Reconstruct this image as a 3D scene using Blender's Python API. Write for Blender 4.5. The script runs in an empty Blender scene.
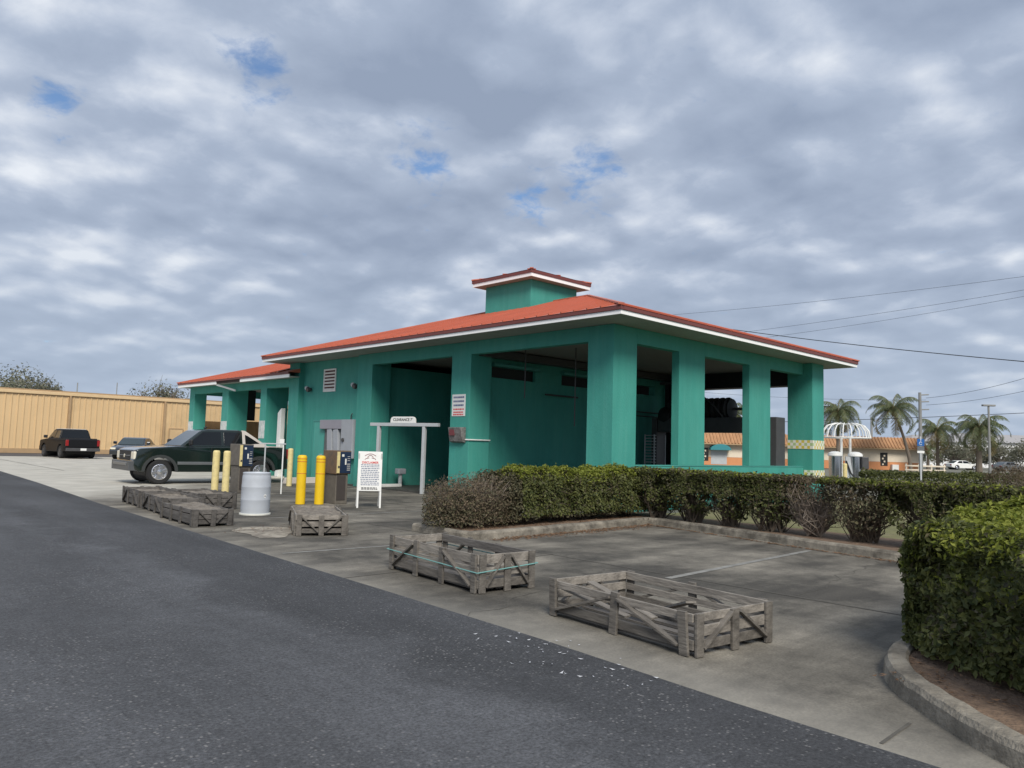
import bpy, bmesh, math, random
from math import radians as rad, sin, cos, pi
from mathutils import Vector, Matrix, noise
random.seed(7)
S = bpy.context.scene
COL = S.collection

# ------------------------------------------------------------------ materials
def nt(m):
    m.use_nodes = True
    return m.node_tree, m.node_tree.nodes, m.node_tree.links

def mat(name, col, rough=.6, metal=0., var=.12, scale=3., bump=0., bscale=40., stain=None, sscale=1.2, samt=.5, spec=.5, coat=0., stretch=(1, 1, 1), lo=.45, hi=.7):
    """Principled with broken-up colour: fine variation, optional stain colour, optional bump."""
    m = bpy.data.materials.new(name); t, N, L = nt(m)
    b = N['Principled BSDF']
    b.inputs['Roughness'].default_value = rough; b.inputs['Metallic'].default_value = metal
    b.inputs['Specular IOR Level'].default_value = spec; b.inputs['Coat Weight'].default_value = coat
    b.inputs['Coat Roughness'].default_value = .08
    tc = N.new('ShaderNodeTexCoord'); mp = N.new('ShaderNodeMapping'); mp.inputs['Scale'].default_value = stretch
    L.new(tc.outputs['Object'], mp.inputs['Vector'])
    n = N.new('ShaderNodeTexNoise'); n.inputs['Scale'].default_value = scale; n.inputs['Detail'].default_value = 8
    n.inputs['Roughness'].default_value = .65
    L.new(mp.outputs[0], n.inputs['Vector'])
    mr = N.new('ShaderNodeMapRange'); mr.inputs[1].default_value = .25; mr.inputs[2].default_value = .75
    mr.inputs[3].default_value = 1 - var; mr.inputs[4].default_value = 1 + var
    L.new(n.outputs['Fac'], mr.inputs[0])
    mx = N.new('ShaderNodeMix'); mx.data_type = 'RGBA'; mx.blend_type = 'MULTIPLY'; mx.inputs[0].default_value = 1
    mx.inputs[6].default_value = (*col, 1)
    cb = N.new('ShaderNodeCombineColor')
    for i in range(3): L.new(mr.outputs[0], cb.inputs[i])
    L.new(cb.outputs[0], mx.inputs[7])
    out = mx.outputs[2]
    if stain:
        n2 = N.new('ShaderNodeTexNoise'); n2.inputs['Scale'].default_value = sscale; n2.inputs['Detail'].default_value = 7
        n2.inputs['Roughness'].default_value = .7; L.new(mp.outputs[0], n2.inputs['Vector'])
        r2 = N.new('ShaderNodeMapRange'); r2.inputs[1].default_value = lo; r2.inputs[2].default_value = hi
        r2.inputs[4].default_value = samt; L.new(n2.outputs['Fac'], r2.inputs[0])
        m2 = N.new('ShaderNodeMix'); m2.data_type = 'RGBA'; m2.inputs[7].default_value = (*stain, 1)
        L.new(r2.outputs[0], m2.inputs[0]); L.new(out, m2.inputs[6]); out = m2.outputs[2]
    L.new(out, b.inputs['Base Color'])
    if bump:
        n3 = N.new('ShaderNodeTexNoise'); n3.inputs['Scale'].default_value = bscale; n3.inputs['Detail'].default_value = 6
        L.new(mp.outputs[0], n3.inputs['Vector'])
        bp = N.new('ShaderNodeBump'); bp.inputs['Strength'].default_value = bump; bp.inputs['Distance'].default_value = .02
        L.new(n3.outputs['Fac'], bp.inputs['Height']); L.new(bp.outputs[0], b.inputs['Normal'])
    return m

def leafmat(name, c1, c2, trans=.35, rough=.55):
    m = bpy.data.materials.new(name); t, N, L = nt(m)
    b = N['Principled BSDF']; b.inputs['Roughness'].default_value = rough; b.inputs['Specular IOR Level'].default_value = .3
    g = N.new('ShaderNodeNewGeometry'); r = N.new('ShaderNodeValToRGB')
    r.color_ramp.elements[0].color = (*c1, 1); r.color_ramp.elements[1].color = (*c2, 1)
    L.new(g.outputs['Random Per Island'], r.inputs[0]); L.new(r.outputs[0], b.inputs['Base Color'])
    tr = N.new('ShaderNodeBsdfTranslucent'); L.new(r.outputs[0], tr.inputs['Color'])
    mx = N.new('ShaderNodeMixShader'); mx.inputs[0].default_value = trans
    L.new(b.outputs[0], mx.inputs[1]); L.new(tr.outputs[0], mx.inputs[2])
    L.new(mx.outputs[0], N['Material Output'].inputs['Surface'])
    return m

M = {}
def island_var(m, lo, hi):
    t, N, L = nt(m); b = N['Principled BSDF']; src = b.inputs['Base Color'].links[0].from_socket
    g = N.new('ShaderNodeNewGeometry'); r = N.new('ShaderNodeMapRange'); r.inputs[3].default_value = lo; r.inputs[4].default_value = hi
    L.new(g.outputs['Random Per Island'], r.inputs[0]); cb = N.new('ShaderNodeCombineColor')
    for i in range(3): L.new(r.outputs[0], cb.inputs[i])
    mx = N.new('ShaderNodeMix'); mx.data_type = 'RGBA'; mx.blend_type = 'MULTIPLY'; mx.inputs[0].default_value = 1
    L.new(src, mx.inputs[6]); L.new(cb.outputs[0], mx.inputs[7]); L.new(mx.outputs[2], b.inputs['Base Color'])
M['teal'] = mat('teal stucco', (.046, .290, .238), .75, var=.13, scale=1.6, bump=.4, bscale=45, stain=(.07, .335, .27), sscale=.9, samt=.6, stretch=(1, 1, .35))
def weather(m, pale, dirt):
    """rain streaks down the wall and splashed dirt round its foot"""
    t, N, L = nt(m); b = N['Principled BSDF']; src = b.inputs['Base Color'].links[0].from_socket; tc = N['Texture Coordinate']
    mp = N.new('ShaderNodeMapping'); mp.inputs['Scale'].default_value = (5, 5, .28); L.new(tc.outputs['Object'], mp.inputs['Vector'])
    n = N.new('ShaderNodeTexNoise'); n.inputs['Scale'].default_value = 1.2; n.inputs['Detail'].default_value = 8; n.inputs['Roughness'].default_value = .65; L.new(mp.outputs[0], n.inputs['Vector'])
    r = N.new('ShaderNodeMapRange'); r.inputs[1].default_value = .48; r.inputs[2].default_value = .74; r.inputs[4].default_value = .22; L.new(n.outputs['Fac'], r.inputs[0])
    m1 = N.new('ShaderNodeMix'); m1.data_type = 'RGBA'; m1.inputs[7].default_value = (*pale, 1); L.new(r.outputs[0], m1.inputs[0]); L.new(src, m1.inputs[6])
    sp = N.new('ShaderNodeSeparateXYZ'); L.new(tc.outputs['Object'], sp.inputs[0])
    n2 = N.new('ShaderNodeTexNoise'); n2.inputs['Scale'].default_value = 2.6; n2.inputs['Detail'].default_value = 9; n2.inputs['Roughness'].default_value = .7; L.new(tc.outputs['Object'], n2.inputs['Vector'])
    a = N.new('ShaderNodeMath'); a.operation = 'MULTIPLY_ADD'; a.inputs[1].default_value = 1.6; L.new(n2.outputs['Fac'], a.inputs[0])
    k = N.new('ShaderNodeMath'); k.operation = 'MULTIPLY'; k.inputs[1].default_value = -1.; L.new(sp.outputs[2], k.inputs[0]); L.new(k.outputs[0], a.inputs[2])
    r2 = N.new('ShaderNodeMapRange'); r2.inputs[1].default_value = .25; r2.inputs[2].default_value = 1.1; r2.inputs[4].default_value = .75; L.new(a.outputs[0], r2.inputs[0])
    m2 = N.new('ShaderNodeMix'); m2.data_type = 'RGBA'; m2.inputs[7].default_value = (*dirt, 1); L.new(r2.outputs[0], m2.inputs[0]); L.new(m1.outputs[2], m2.inputs[6])
    L.new(m2.outputs[2], b.inputs['Base Color'])
weather(M['teal'], (.13, .40, .34), (.045, .16, .125))
M['tealtrim'] = mat('teal trim paint', (.06, .29, .25), .6, var=.06)
M['ceiling'] = mat('grey ceiling paint', (.24, .22, .20), .8, var=.1)
M['soffit'] = mat('grey green soffit', (.30, .33, .30), .8, var=.1)
M['white'] = mat('white paint', (.78, .78, .75), .5, var=.05, scale=5)
M['fascia'] = mat('white fascia paint', (.92, .92, .90), .45, var=.04, scale=5)
M['roof'] = mat('orange red metal roof', (.47, .130, .075), .5, var=.12, scale=.8, stain=(.38, .12, .08), sscale=.7, samt=.4)
M['rooftrim'] = mat('dark red roof edge', (.16, .045, .038), .5, var=.1)
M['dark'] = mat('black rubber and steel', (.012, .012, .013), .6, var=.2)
M['darkgrey'] = mat('dark grey steel', (.06, .06, .062), .5, var=.2)
M['galv'] = mat('galvanised grey metal', (.46, .48, .49), .5, .05, var=.1)
M['greypaint'] = mat('grey box paint', (.36, .38, .41), .5, var=.08)
M['tilewhite'] = mat('white tile', (.75, .74, .68), .3, var=.06)
M['tileyellow'] = mat('yellow tile', (.62, .50, .09), .3, var=.15)
M['tilegreen'] = mat('pale green tile', (.42, .52, .26), .3, var=.15)
M['yellow'] = mat('yellow plastic', (.80, .52, .012), .45, var=.06, stain=(.55, .36, .03), sscale=5, samt=.25)
M['cream'] = mat('faded cream yellow paint', (.72, .60, .27), .6, var=.12, scale=8, stain=(.45, .38, .24), sscale=9, samt=.5)
M['red'] = mat('red plastic', (.26, .012, .014), .3, var=.1)
M['redink'] = mat('red lettering', (.62, .07, .07), .6, var=.0)
M['ink'] = mat('blue black lettering', (.10, .13, .24), .6, var=.0)
M['black'] = mat('black lettering', (.02, .02, .02), .6, var=.0)
M['blue'] = mat('blue sign', (.02, .12, .38), .4, var=.05)
M['navy'] = mat('dark blue panel', (.014, .028, .062), .35, var=.15)
M['rust'] = mat('weathered brown cabinet', (.16, .105, .065), .75, var=.3, scale=7, stain=(.09, .085, .075), sscale=6, samt=.8)
M['pedestal'] = mat('brown grey pedestal', (.135, .12, .10), .7, var=.25, scale=6)
M['barrel'] = mat('pale grey plastic drum', (.45, .48, .52), .5, var=.06, scale=4, stain=(.36, .36, .36), sscale=3, samt=.3)
M['wood'] = mat('weathered grey wood', (.225, .203, .175), .85, var=.35, scale=9, bump=.5, bscale=30, stain=(.075, .066, .057), sscale=6, samt=.85, stretch=(1, .25, 1.5))
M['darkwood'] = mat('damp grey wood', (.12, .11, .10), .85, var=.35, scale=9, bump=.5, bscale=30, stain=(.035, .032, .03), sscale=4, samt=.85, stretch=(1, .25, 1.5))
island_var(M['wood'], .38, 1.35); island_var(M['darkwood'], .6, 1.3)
M['soil'] = mat('dry crate soil', (.20, .175, .145), .95, var=.4, scale=14, bump=1, bscale=30, stain=(.09, .075, .06), sscale=9, samt=.8)
M['spill'] = mat('pale sandy spill', (.36, .325, .265), .95, var=.35, scale=8, bump=.6, bscale=40, stain=(.15, .13, .105), sscale=2.5, samt=.95, lo=.4, hi=.6)
M['mulch'] = mat('brown bed soil', (.20, .135, .09), .95, var=.4, scale=16, bump=1, bscale=40, stain=(.08, .05, .035), sscale=7, samt=.8)
M['plywood'] = mat('brown plywood', (.44, .25, .12), .8, var=.25, scale=3, stretch=(1, 1, .2))
M['tan'] = mat('tan metal siding', (.66, .465, .25), .5, var=.06, scale=.4, stain=(.53, .375, .20), sscale=.09, samt=.85, lo=.5, hi=.6)  # broad darker blotches vary the siding colour
M['tantrim'] = mat('brown tan trim', (.40, .27, .15), .5, var=.1)
M['strap'] = mat('teal strap', (.16, .34, .32), .5, var=.1)
M['glass'] = mat('dark tinted glass', (.008, .010, .012), .04, var=.05, spec=.5)
M['windshield'] = mat('sky reflecting windscreen', (.035, .05, .055), .05, var=.1, spec=1.)
M['greencar'] = mat('dark green car paint', (.004, .011, .008), .22, var=.05, coat=1.)
M['blackcar'] = mat('black car paint', (.004, .0045, .006), .5, var=.05, coat=.0, spec=.3)
M['bluecar'] = mat('dark grey blue car paint', (.012, .016, .022), .28, var=.05, coat=1.)
M['cladding'] = mat('grey plastic cladding', (.032, .036, .036), .6, var=.1)
M['silver'] = mat('silver grey trim', (.20, .21, .215), .35, .5, var=.08)
M['sail'] = mat('faded grey sail panel', (.50, .46, .42), .6, var=.1)
M['chrome'] = mat('bright alloy', (.72, .72, .74), .22, .9, var=.05)
M['tyre'] = mat('tyre rubber', (.016, .016, .017), .85, var=.2)
M['lamp'] = mat('cream headlight glass', (.72, .68, .56), .15, var=.08)
M['steel'] = mat('stainless steel', (.6, .6, .61), .18, 1., var=.02)
M['mint'] = mat('pale mint plinth', (.30, .42, .38), .7, var=.15)
M['stuccowhite'] = mat('cream stucco', (.72, .63, .50), .8, var=.06)
M['stuccoorange'] = mat('orange stucco', (.62, .27, .12), .8, var=.06)
M['rooftile'] = mat('orange roof tile', (.40, .215, .105), .7, var=.25, scale=2, stretch=(1, 1, .3))
M['tealawn'] = mat('teal awning', (.03, .22, .25), .6, var=.05)
M['bldgwhite'] = mat('far white render', (.74, .74, .74), .7, var=.05)
M['bark'] = mat('grey brown bark', (.17, .14, .11), .9, var=.3, scale=8, bump=.6)
M['stem'] = mat('shrub stem bark', (.12, .095, .07), .9, var=.3, scale=20)
M['twig'] = mat('bare grey twig', (.23, .19, .155), .9, var=.3, scale=20)
M['pole'] = mat('grey pole', (.24, .24, .23), .7, var=.15)
M['wire'] = mat('power cable', (.035, .037, .042), .6, var=.0)
M['boot'] = mat('palm boot fibre', (.20, .17, .10), .9, var=.3, scale=9)
M['litter'] = leafmat('fallen leaf brown', (.075, .043, .024), (.22, .13, .075), .1, .8)
M['fleck'] = mat('white paint flecks', (.48, .49, .52), .7, var=.1)
M['linepaint'] = mat('worn white line paint', (.27, .265, .245), .85, var=.3, scale=6, stain=(.17, .165, .15), sscale=4, samt=.9, lo=.38, hi=.62)
M['joint'] = mat('joint dirt', (.095, .088, .075), .95, var=.4, scale=6)
M['leafdark'] = leafmat('hedge leaf', (.040, .056, .016), (.155, .165, .050), .3)
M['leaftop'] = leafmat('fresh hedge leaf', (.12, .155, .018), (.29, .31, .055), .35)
M['leafolive'] = leafmat('olive hedge leaf', (.044, .046, .024), (.150, .132, .075), .25)
M['leafbrown'] = leafmat('dry hedge leaf', (.085, .066, .042), (.215, .165, .11), .25, .7)
M['leaffar'] = leafmat('far tree leaf', (.10, .11, .07), (.24, .23, .17), .3, .7)
M['palm'] = leafmat('palm leaflet', (.07, .10, .04), (.20, .22, .11), .35)
M['palmdry'] = leafmat('dry palm leaflet', (.16, .13, .06), (.27, .22, .11), .3, .7)

def concrete_mat(name, base, darkc, lo, hi, samt):
    m = mat(name, base, .88, var=.16, scale=2.2, bump=.25, bscale=70, stain=darkc, sscale=.42, samt=samt, lo=lo, hi=hi)
    t, N, L = nt(m); b = N['Principled BSDF']
    src = b.inputs['Base Color'].links[0].from_socket
    tc = N['Texture Coordinate'] if 'Texture Coordinate' in N else None
    # drag marks along the driving direction and dark oil drips
    mp = N.new('ShaderNodeMapping'); mp.inputs['Scale'].default_value = (.25, 1.6, 1); mp.inputs['Rotation'].default_value = (0, 0, .35)
    L.new(tc.outputs['Object'], mp.inputs['Vector'])
    n = N.new('ShaderNodeTexNoise'); n.inputs['Scale'].default_value = 1.1; n.inputs['Detail'].default_value = 9; n.inputs['Roughness'].default_value = .62
    L.new(mp.outputs[0], n.inputs['Vector'])
    r = N.new('ShaderNodeMapRange'); r.inputs[1].default_value = .35; r.inputs[2].default_value = .68; r.inputs[3].default_value = .62; r.inputs[4].default_value = 1.28
    L.new(n.outputs['Fac'], r.inputs[0])
    n4 = N.new('ShaderNodeTexNoise'); n4.inputs['Scale'].default_value = 55; n4.inputs['Detail'].default_value = 3
    L.new(tc.outputs['Object'], n4.inputs['Vector'])
    r4 = N.new('ShaderNodeMapRange'); r4.inputs[1].default_value = .3; r4.inputs[2].default_value = .7; r4.inputs[3].default_value = .80; r4.inputs[4].default_value = 1.2
    L.new(n4.outputs['Fac'], r4.inputs[0])
    mul = N.new('ShaderNodeMath'); mul.operation = 'MULTIPLY'; L.new(r.outputs[0], mul.inputs[0]); L.new(r4.outputs[0], mul.inputs[1])
    mx = N.new('ShaderNodeMix'); mx.data_type = 'RGBA'; mx.blend_type = 'MULTIPLY'; mx.inputs[0].default_value = 1
    cb = N.new('ShaderNodeCombineColor')
    for i in range(3): L.new(mul.outputs[0], cb.inputs[i])
    L.new(src, mx.inputs[6]); L.new(cb.outputs[0], mx.inputs[7]); L.new(mx.outputs[2], b.inputs['Base Color'])
    return m
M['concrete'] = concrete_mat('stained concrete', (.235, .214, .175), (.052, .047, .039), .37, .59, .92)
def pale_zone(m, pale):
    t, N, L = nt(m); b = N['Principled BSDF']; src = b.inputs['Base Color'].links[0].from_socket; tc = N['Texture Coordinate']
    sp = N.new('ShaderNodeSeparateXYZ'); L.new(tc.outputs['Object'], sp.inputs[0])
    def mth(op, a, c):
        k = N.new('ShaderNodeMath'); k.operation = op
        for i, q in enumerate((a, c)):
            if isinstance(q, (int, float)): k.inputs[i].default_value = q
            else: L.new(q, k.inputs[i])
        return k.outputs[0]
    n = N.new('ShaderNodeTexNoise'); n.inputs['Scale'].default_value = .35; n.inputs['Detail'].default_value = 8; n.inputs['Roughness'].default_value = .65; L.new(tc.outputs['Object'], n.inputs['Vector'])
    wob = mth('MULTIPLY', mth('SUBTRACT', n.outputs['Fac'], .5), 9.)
    d = mth('ADD', mth('SUBTRACT', sp.outputs[1], mth('MULTIPLY', sp.outputs[0], .95)), -17.4)    # far yard, paler concrete
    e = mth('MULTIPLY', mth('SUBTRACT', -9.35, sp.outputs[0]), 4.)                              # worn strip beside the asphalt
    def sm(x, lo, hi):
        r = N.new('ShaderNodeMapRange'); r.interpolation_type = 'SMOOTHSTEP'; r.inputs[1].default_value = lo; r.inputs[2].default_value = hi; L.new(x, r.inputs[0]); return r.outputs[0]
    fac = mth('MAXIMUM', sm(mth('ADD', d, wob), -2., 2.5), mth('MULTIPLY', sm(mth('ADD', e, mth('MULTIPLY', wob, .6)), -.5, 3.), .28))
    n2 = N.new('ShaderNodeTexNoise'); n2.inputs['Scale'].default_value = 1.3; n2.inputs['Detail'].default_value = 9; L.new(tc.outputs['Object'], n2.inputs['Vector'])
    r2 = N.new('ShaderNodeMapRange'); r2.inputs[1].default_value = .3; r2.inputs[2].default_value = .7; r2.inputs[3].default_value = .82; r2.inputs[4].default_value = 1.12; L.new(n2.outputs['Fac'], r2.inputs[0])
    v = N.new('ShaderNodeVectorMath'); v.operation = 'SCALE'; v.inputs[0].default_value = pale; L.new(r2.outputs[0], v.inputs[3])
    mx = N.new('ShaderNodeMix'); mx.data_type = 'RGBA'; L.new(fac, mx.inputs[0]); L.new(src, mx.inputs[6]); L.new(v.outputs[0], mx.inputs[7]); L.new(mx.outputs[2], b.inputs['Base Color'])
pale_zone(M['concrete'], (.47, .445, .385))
M['concretelight'] = concrete_mat('pale concrete', (.55, .52, .455), (.42, .395, .345), .45, .75, .7)
M['kerb'] = mat('weathered kerb concrete', (.29, .26, .21), .9, var=.25, scale=7, bump=.6, bscale=50, stain=(.085, .075, .06), sscale=3.2, samt=.9, lo=.38, hi=.62)

def asphalt_mat():
    m = bpy.data.materials.new('worn asphalt'); t, N, L = nt(m); b = N['Principled BSDF']; b.inputs['Roughness'].default_value = .85
    tc = N.new('ShaderNodeTexCoord')
    def noi(s, d=6, r=.6, mp=None):
        n = N.new('ShaderNodeTexNoise'); n.inputs['Scale'].default_value = s; n.inputs['Detail'].default_value = d; n.inputs['Roughness'].default_value = r
        L.new((mp or tc).outputs[0 if mp else 'Object'], n.inputs['Vector']); return n.outputs['Fac']
    def mr(x, a, bb, c, d):
        r = N.new('ShaderNodeMapRange'); r.inputs[1].default_value = a; r.inputs[2].default_value = bb; r.inputs[3].default_value = c; r.inputs[4].default_value = d
        L.new(x, r.inputs[0]); return r.outputs[0]
    def mul(a, c, op='MULTIPLY'):
        k = N.new('ShaderNodeMath'); k.operation = op; L.new(a, k.inputs[0]); L.new(c, k.inputs[1]); return k.outputs[0]
    mp = N.new('ShaderNodeMapping'); mp.inputs['Scale'].default_value = (1.1, .13, 1); mp.inputs['Rotation'].default_value = (0, 0, -.06)
    L.new(tc.outputs['Object'], mp.inputs['Vector'])
    streak = mr(noi(.9, 6, .6, mp), .36, .66, .80, 1.24)
    blotch = mr(noi(.42, 8, .66), .32, .68, .76, 1.22)
    grain = mul(mr(noi(42, 5, .85), .34, .66, .36, 1.78), mr(noi(9, 5, .75), .3, .7, .76, 1.24))
    v = N.new('ShaderNodeTexVoronoi'); v.inputs['Scale'].default_value = 38; v.inputs['Randomness'].default_value = 1
    L.new(tc.outputs['Object'], v.inputs['Vector'])
    sep = N.new('ShaderNodeSeparateColor'); L.new(v.outputs['Color'], sep.inputs[0])
    chip = mul(mr(sep.outputs[0], .74, .84, 0, 1), mr(v.outputs['Distance'], .20, .42, 1, 0))
    chip = mul(chip, mr(noi(.8, 4, .6), .40, .62, .12, 1))
    sx = N.new('ShaderNodeSeparateXYZ'); L.new(tc.outputs['Object'], sx.inputs[0])
    wb = mr(noi(.55, 7, .62), .2, .8, -.9, .9)
    lane = N.new('ShaderNodeMath'); lane.operation = 'ADD'; L.new(sx.outputs[0], lane.inputs[0]); L.new(wb, lane.inputs[1])
    seal = mr(lane.outputs[0], -11.9, -11.1, 1.14, .80)          # newer sealed strip along the concrete
    band = mr(lane.outputs[0], -11.75, -11.5, 1., 1.22); band2 = mr(lane.outputs[0], -11.45, -11.1, 1.22, 1.)
    k = mul(mul(mul(streak, blotch), grain), mul(seal, mul(band, band2)))
    cb = N.new('ShaderNodeCombineColor')
    for i in range(3): L.new(k, cb.inputs[i])
    mx = N.new('ShaderNodeMix'); mx.data_type = 'RGBA'; mx.blend_type = 'MULTIPLY'; mx.inputs[0].default_value = 1
    mx.inputs[6].default_value = (.055, .0565, .0605, 1); L.new(cb.outputs[0], mx.inputs[7])
    m2 = N.new('ShaderNodeMix'); m2.data_type = 'RGBA'; m2.inputs[7].default_value = (.23, .225, .22, 1)
    L.new(chip, m2.inputs[0]); L.new(mx.outputs[2], m2.inputs[6]); L.new(m2.outputs[2], b.inputs['Base Color'])
    bp = N.new('ShaderNodeBump'); bp.inputs['Strength'].default_value = .5; bp.inputs['Distance'].default_value = .012
    L.new(grain, bp.inputs['Height']); L.new(bp.outputs[0], b.inputs['Normal'])
    return m
M['asphalt'] = asphalt_mat()
M['farasphalt'] = mat('old dark asphalt', (.07, .068, .07), .9, var=.25, scale=1)
M['grass'] = mat('dry winter lawn', (.16, .155, .065), .95, var=.35, scale=6, bump=.8, bscale=60, stain=(.24, .20, .12), sscale=1.3, samt=.7)
M['farground'] = mat('far ground', (.16, .155, .12), .95, var=.3, scale=.05)

# ------------------------------------------------------------------ mesh building
class MB:
    def __init__(s): s.v = []; s.f = []
    def add(s, vs, fs, mtx=None):
        o = len(s.v)
        for v in vs:
            v = Vector(v); s.v.append(tuple(mtx @ v) if mtx else tuple(v))
        s.f += [tuple(i + o for i in f) for f in fs]
        return s
    def box(s, x0, x1, y0, y1, z0, z1, mtx=None):
        vs = [(x, y, z) for z in (z0, z1) for y in (y0, y1) for x in (x0, x1)]
        return s.add(vs, [(0, 2, 3, 1), (4, 5, 7, 6), (0, 1, 5, 4), (2, 6, 7, 3), (0, 4, 6, 2), (1, 3, 7, 5)], mtx)
    def bar(s, a, b, w, h, up=(0, 0, 1)):
        a, b = Vector(a), Vector(b); d = b - a; l = d.length; z = d.normalized(); u = Vector(up)
        if abs(z.dot(u)) > .99: u = Vector((1, 0, 0))
        x = u.cross(z).normalized(); y = z.cross(x)
        m = Matrix((x, y, z)).transposed().to_4x4(); m.translation = a
        return s.box(-w / 2, w / 2, -h / 2, h / 2, 0, l, m)
    def tube(s, pts, r, n=10, cap=True):
        pts = [Vector(p) for p in pts]; rs = r if isinstance(r, (list, tuple)) else [r] * len(pts)
        o = len(s.v); prev = None
        for i, p in enumerate(pts):
            d = (pts[min(i + 1, len(pts) - 1)] - pts[max(i - 1, 0)]).normalized()
            if prev is None:
                x = d.cross(Vector((0, 0, 1)) if abs(d.z) < .9 else Vector((1, 0, 0))).normalized()
            else:
                x = (prev - d * prev.dot(d)).normalized()
            y = d.cross(x); prev = x
            for k in range(n):
                a = 2 * pi * k / n; s.v.append(tuple(p + (x * cos(a) + y * sin(a)) * rs[i]))
        for i in range(len(pts) - 1):
            for k in range(n):
                k2 = (k + 1) % n; s.f.append((o + i * n + k, o + i * n + k2, o + (i + 1) * n + k2, o + (i + 1) * n + k))
        if cap:
            s.f.append(tuple(o + k for k in reversed(range(n)))); s.f.append(tuple(o + (len(pts) - 1) * n + k for k in range(n)))
        return s
    def lathe(s, prof, n=24, mtx=None):
        o = len(s.v); vs = []
        for r, z in prof:
            for k in range(n): vs.append((r * cos(2 * pi * k / n), r * sin(2 * pi * k / n), z))
        fs = []
        for i in range(len(prof) - 1):
            for k in range(n):
                k2 = (k + 1) % n; fs.append((i * n + k, i * n + k2, (i + 1) * n + k2, (i + 1) * n + k))
        if prof[0][0] > 0: fs.append(tuple(reversed(range(n))))
        if prof[-1][0] > 0: fs.append(tuple((len(prof) - 1) * n + k for k in range(n)))
        return s.add(vs, fs, mtx)
    def prism(s, A, B):
        """closed solid between two matching 3d polygons"""
        n = len(A); fs = [tuple(reversed(range(n))), tuple(range(n, 2 * n))]
        for i in range(n):
            j = (i + 1) % n; fs.append((i, j, n + j, n + i))
        return s.add(list(A) + list(B), fs)
    def build(s, name, material, parent=None, bevel=0., smooth=False, seg=2, loc=None):
        me = bpy.data.meshes.new(name); me.from_pydata(s.v, [], s.f)
        ms = material if isinstance(material, (list, tuple)) else [material]
        for m in ms: me.materials.append(M[m] if isinstance(m, str) else m)
        bm = bmesh.new(); bm.from_mesh(me)
        bmesh.ops.recalc_face_normals(bm, faces=bm.faces); bm.to_mesh(me); bm.free()
        o = bpy.data.objects.new(name, me); COL.objects.link(o); o.parent = parent
        if loc: o.location = loc
        if bevel:
            b = o.modifiers.new('bevel', 'BEVEL'); b.width = bevel; b.segments = seg; b.limit_method = 'ANGLE'; b.angle_limit = rad(35)
        if smooth:
            for p in me.polygons: p.use_smooth = True
            me.set_sharp_from_angle(angle=rad(42))
        return o

def raw(name, verts, faces, material, parent=None, loc=None, smooth=False, rot=None):
    me = bpy.data.meshes.new(name); me.from_pydata(verts, [], faces); me.materials.append(M[material])
    o = bpy.data.objects.new(name, me); COL.objects.link(o); o.parent = parent
    if loc: o.location = loc
    if smooth:
        for p in me.polygons: p.use_smooth = True
    return o

def tag(o, label=None, cat=None, group=None, kind=None):
    if label: o['label'] = label
    if cat: o['category'] = cat
    if group: o['group'] = group
    if kind: o['kind'] = kind
    return o

def thing(name, label, cat, loc=(0, 0, 0), rz=0., group=None):
    o = bpy.data.objects.new(name, None); COL.objects.link(o); o.location = loc; o.rotation_euler = (0, 0, rz)
    o.empty_display_size = .2
    return tag(o, label, cat, group)

def copy_tree(o, parent=None):
    kids = list(o.children)
    c = o.copy(); COL.objects.link(c); c.parent = parent
    for k in kids: copy_tree(k, c)
    return c

def sheet(name, pts, z, material):
    o = raw(name, [(x, y, z) for x, y in pts], [tuple(range(len(pts)))], material)
    return tag(o, kind='structure')

def lettering(name, txt, size, material, parent, loc, rot, depth=.002, align='CENTER', bold=0.):
    c = bpy.data.curves.new(name, 'FONT'); c.body = txt; c.size = size; c.extrude = depth; c.align_x = align; c.align_y = 'CENTER'; c.offset = bold
    t = bpy.data.objects.new(name, c); COL.objects.link(t)
    bpy.context.view_layer.update()
    me = bpy.data.meshes.new_from_object(t.evaluated_get(bpy.context.evaluated_depsgraph_get()))
    bpy.data.objects.remove(t); me.materials.clear(); me.materials.append(M[material])
    o = bpy.data.objects.new(name, me); COL.objects.link(o); o.parent = parent; o.location = loc; o.rotation_euler = rot
    return o

# ------------------------------------------------------------------ camera
CAM = Vector((-14.514, -11.640, 1.55))
F = Vector((.68729, .72163, .08296)); R = Vector((.722165, -.691118, .028867)); U = Vector((-.078166, -.04007, .996135))
cd = bpy.data.cameras.new('camera'); cam = bpy.data.objects.new('camera', cd); COL.objects.link(cam)
cd.sensor_width = 36; cd.lens = 26.4918; cd.clip_start = .1; cd.clip_end = 3000
mw = Matrix((R, U, -F)).transposed().to_4x4(); mw.translation = CAM; cam.matrix_world = mw
S.camera = cam

def at(px, py, d):
    return CAM + F * d + R * ((px - 512) * d / 753.5) - U * ((py - 384) * d / 753.5)

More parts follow.
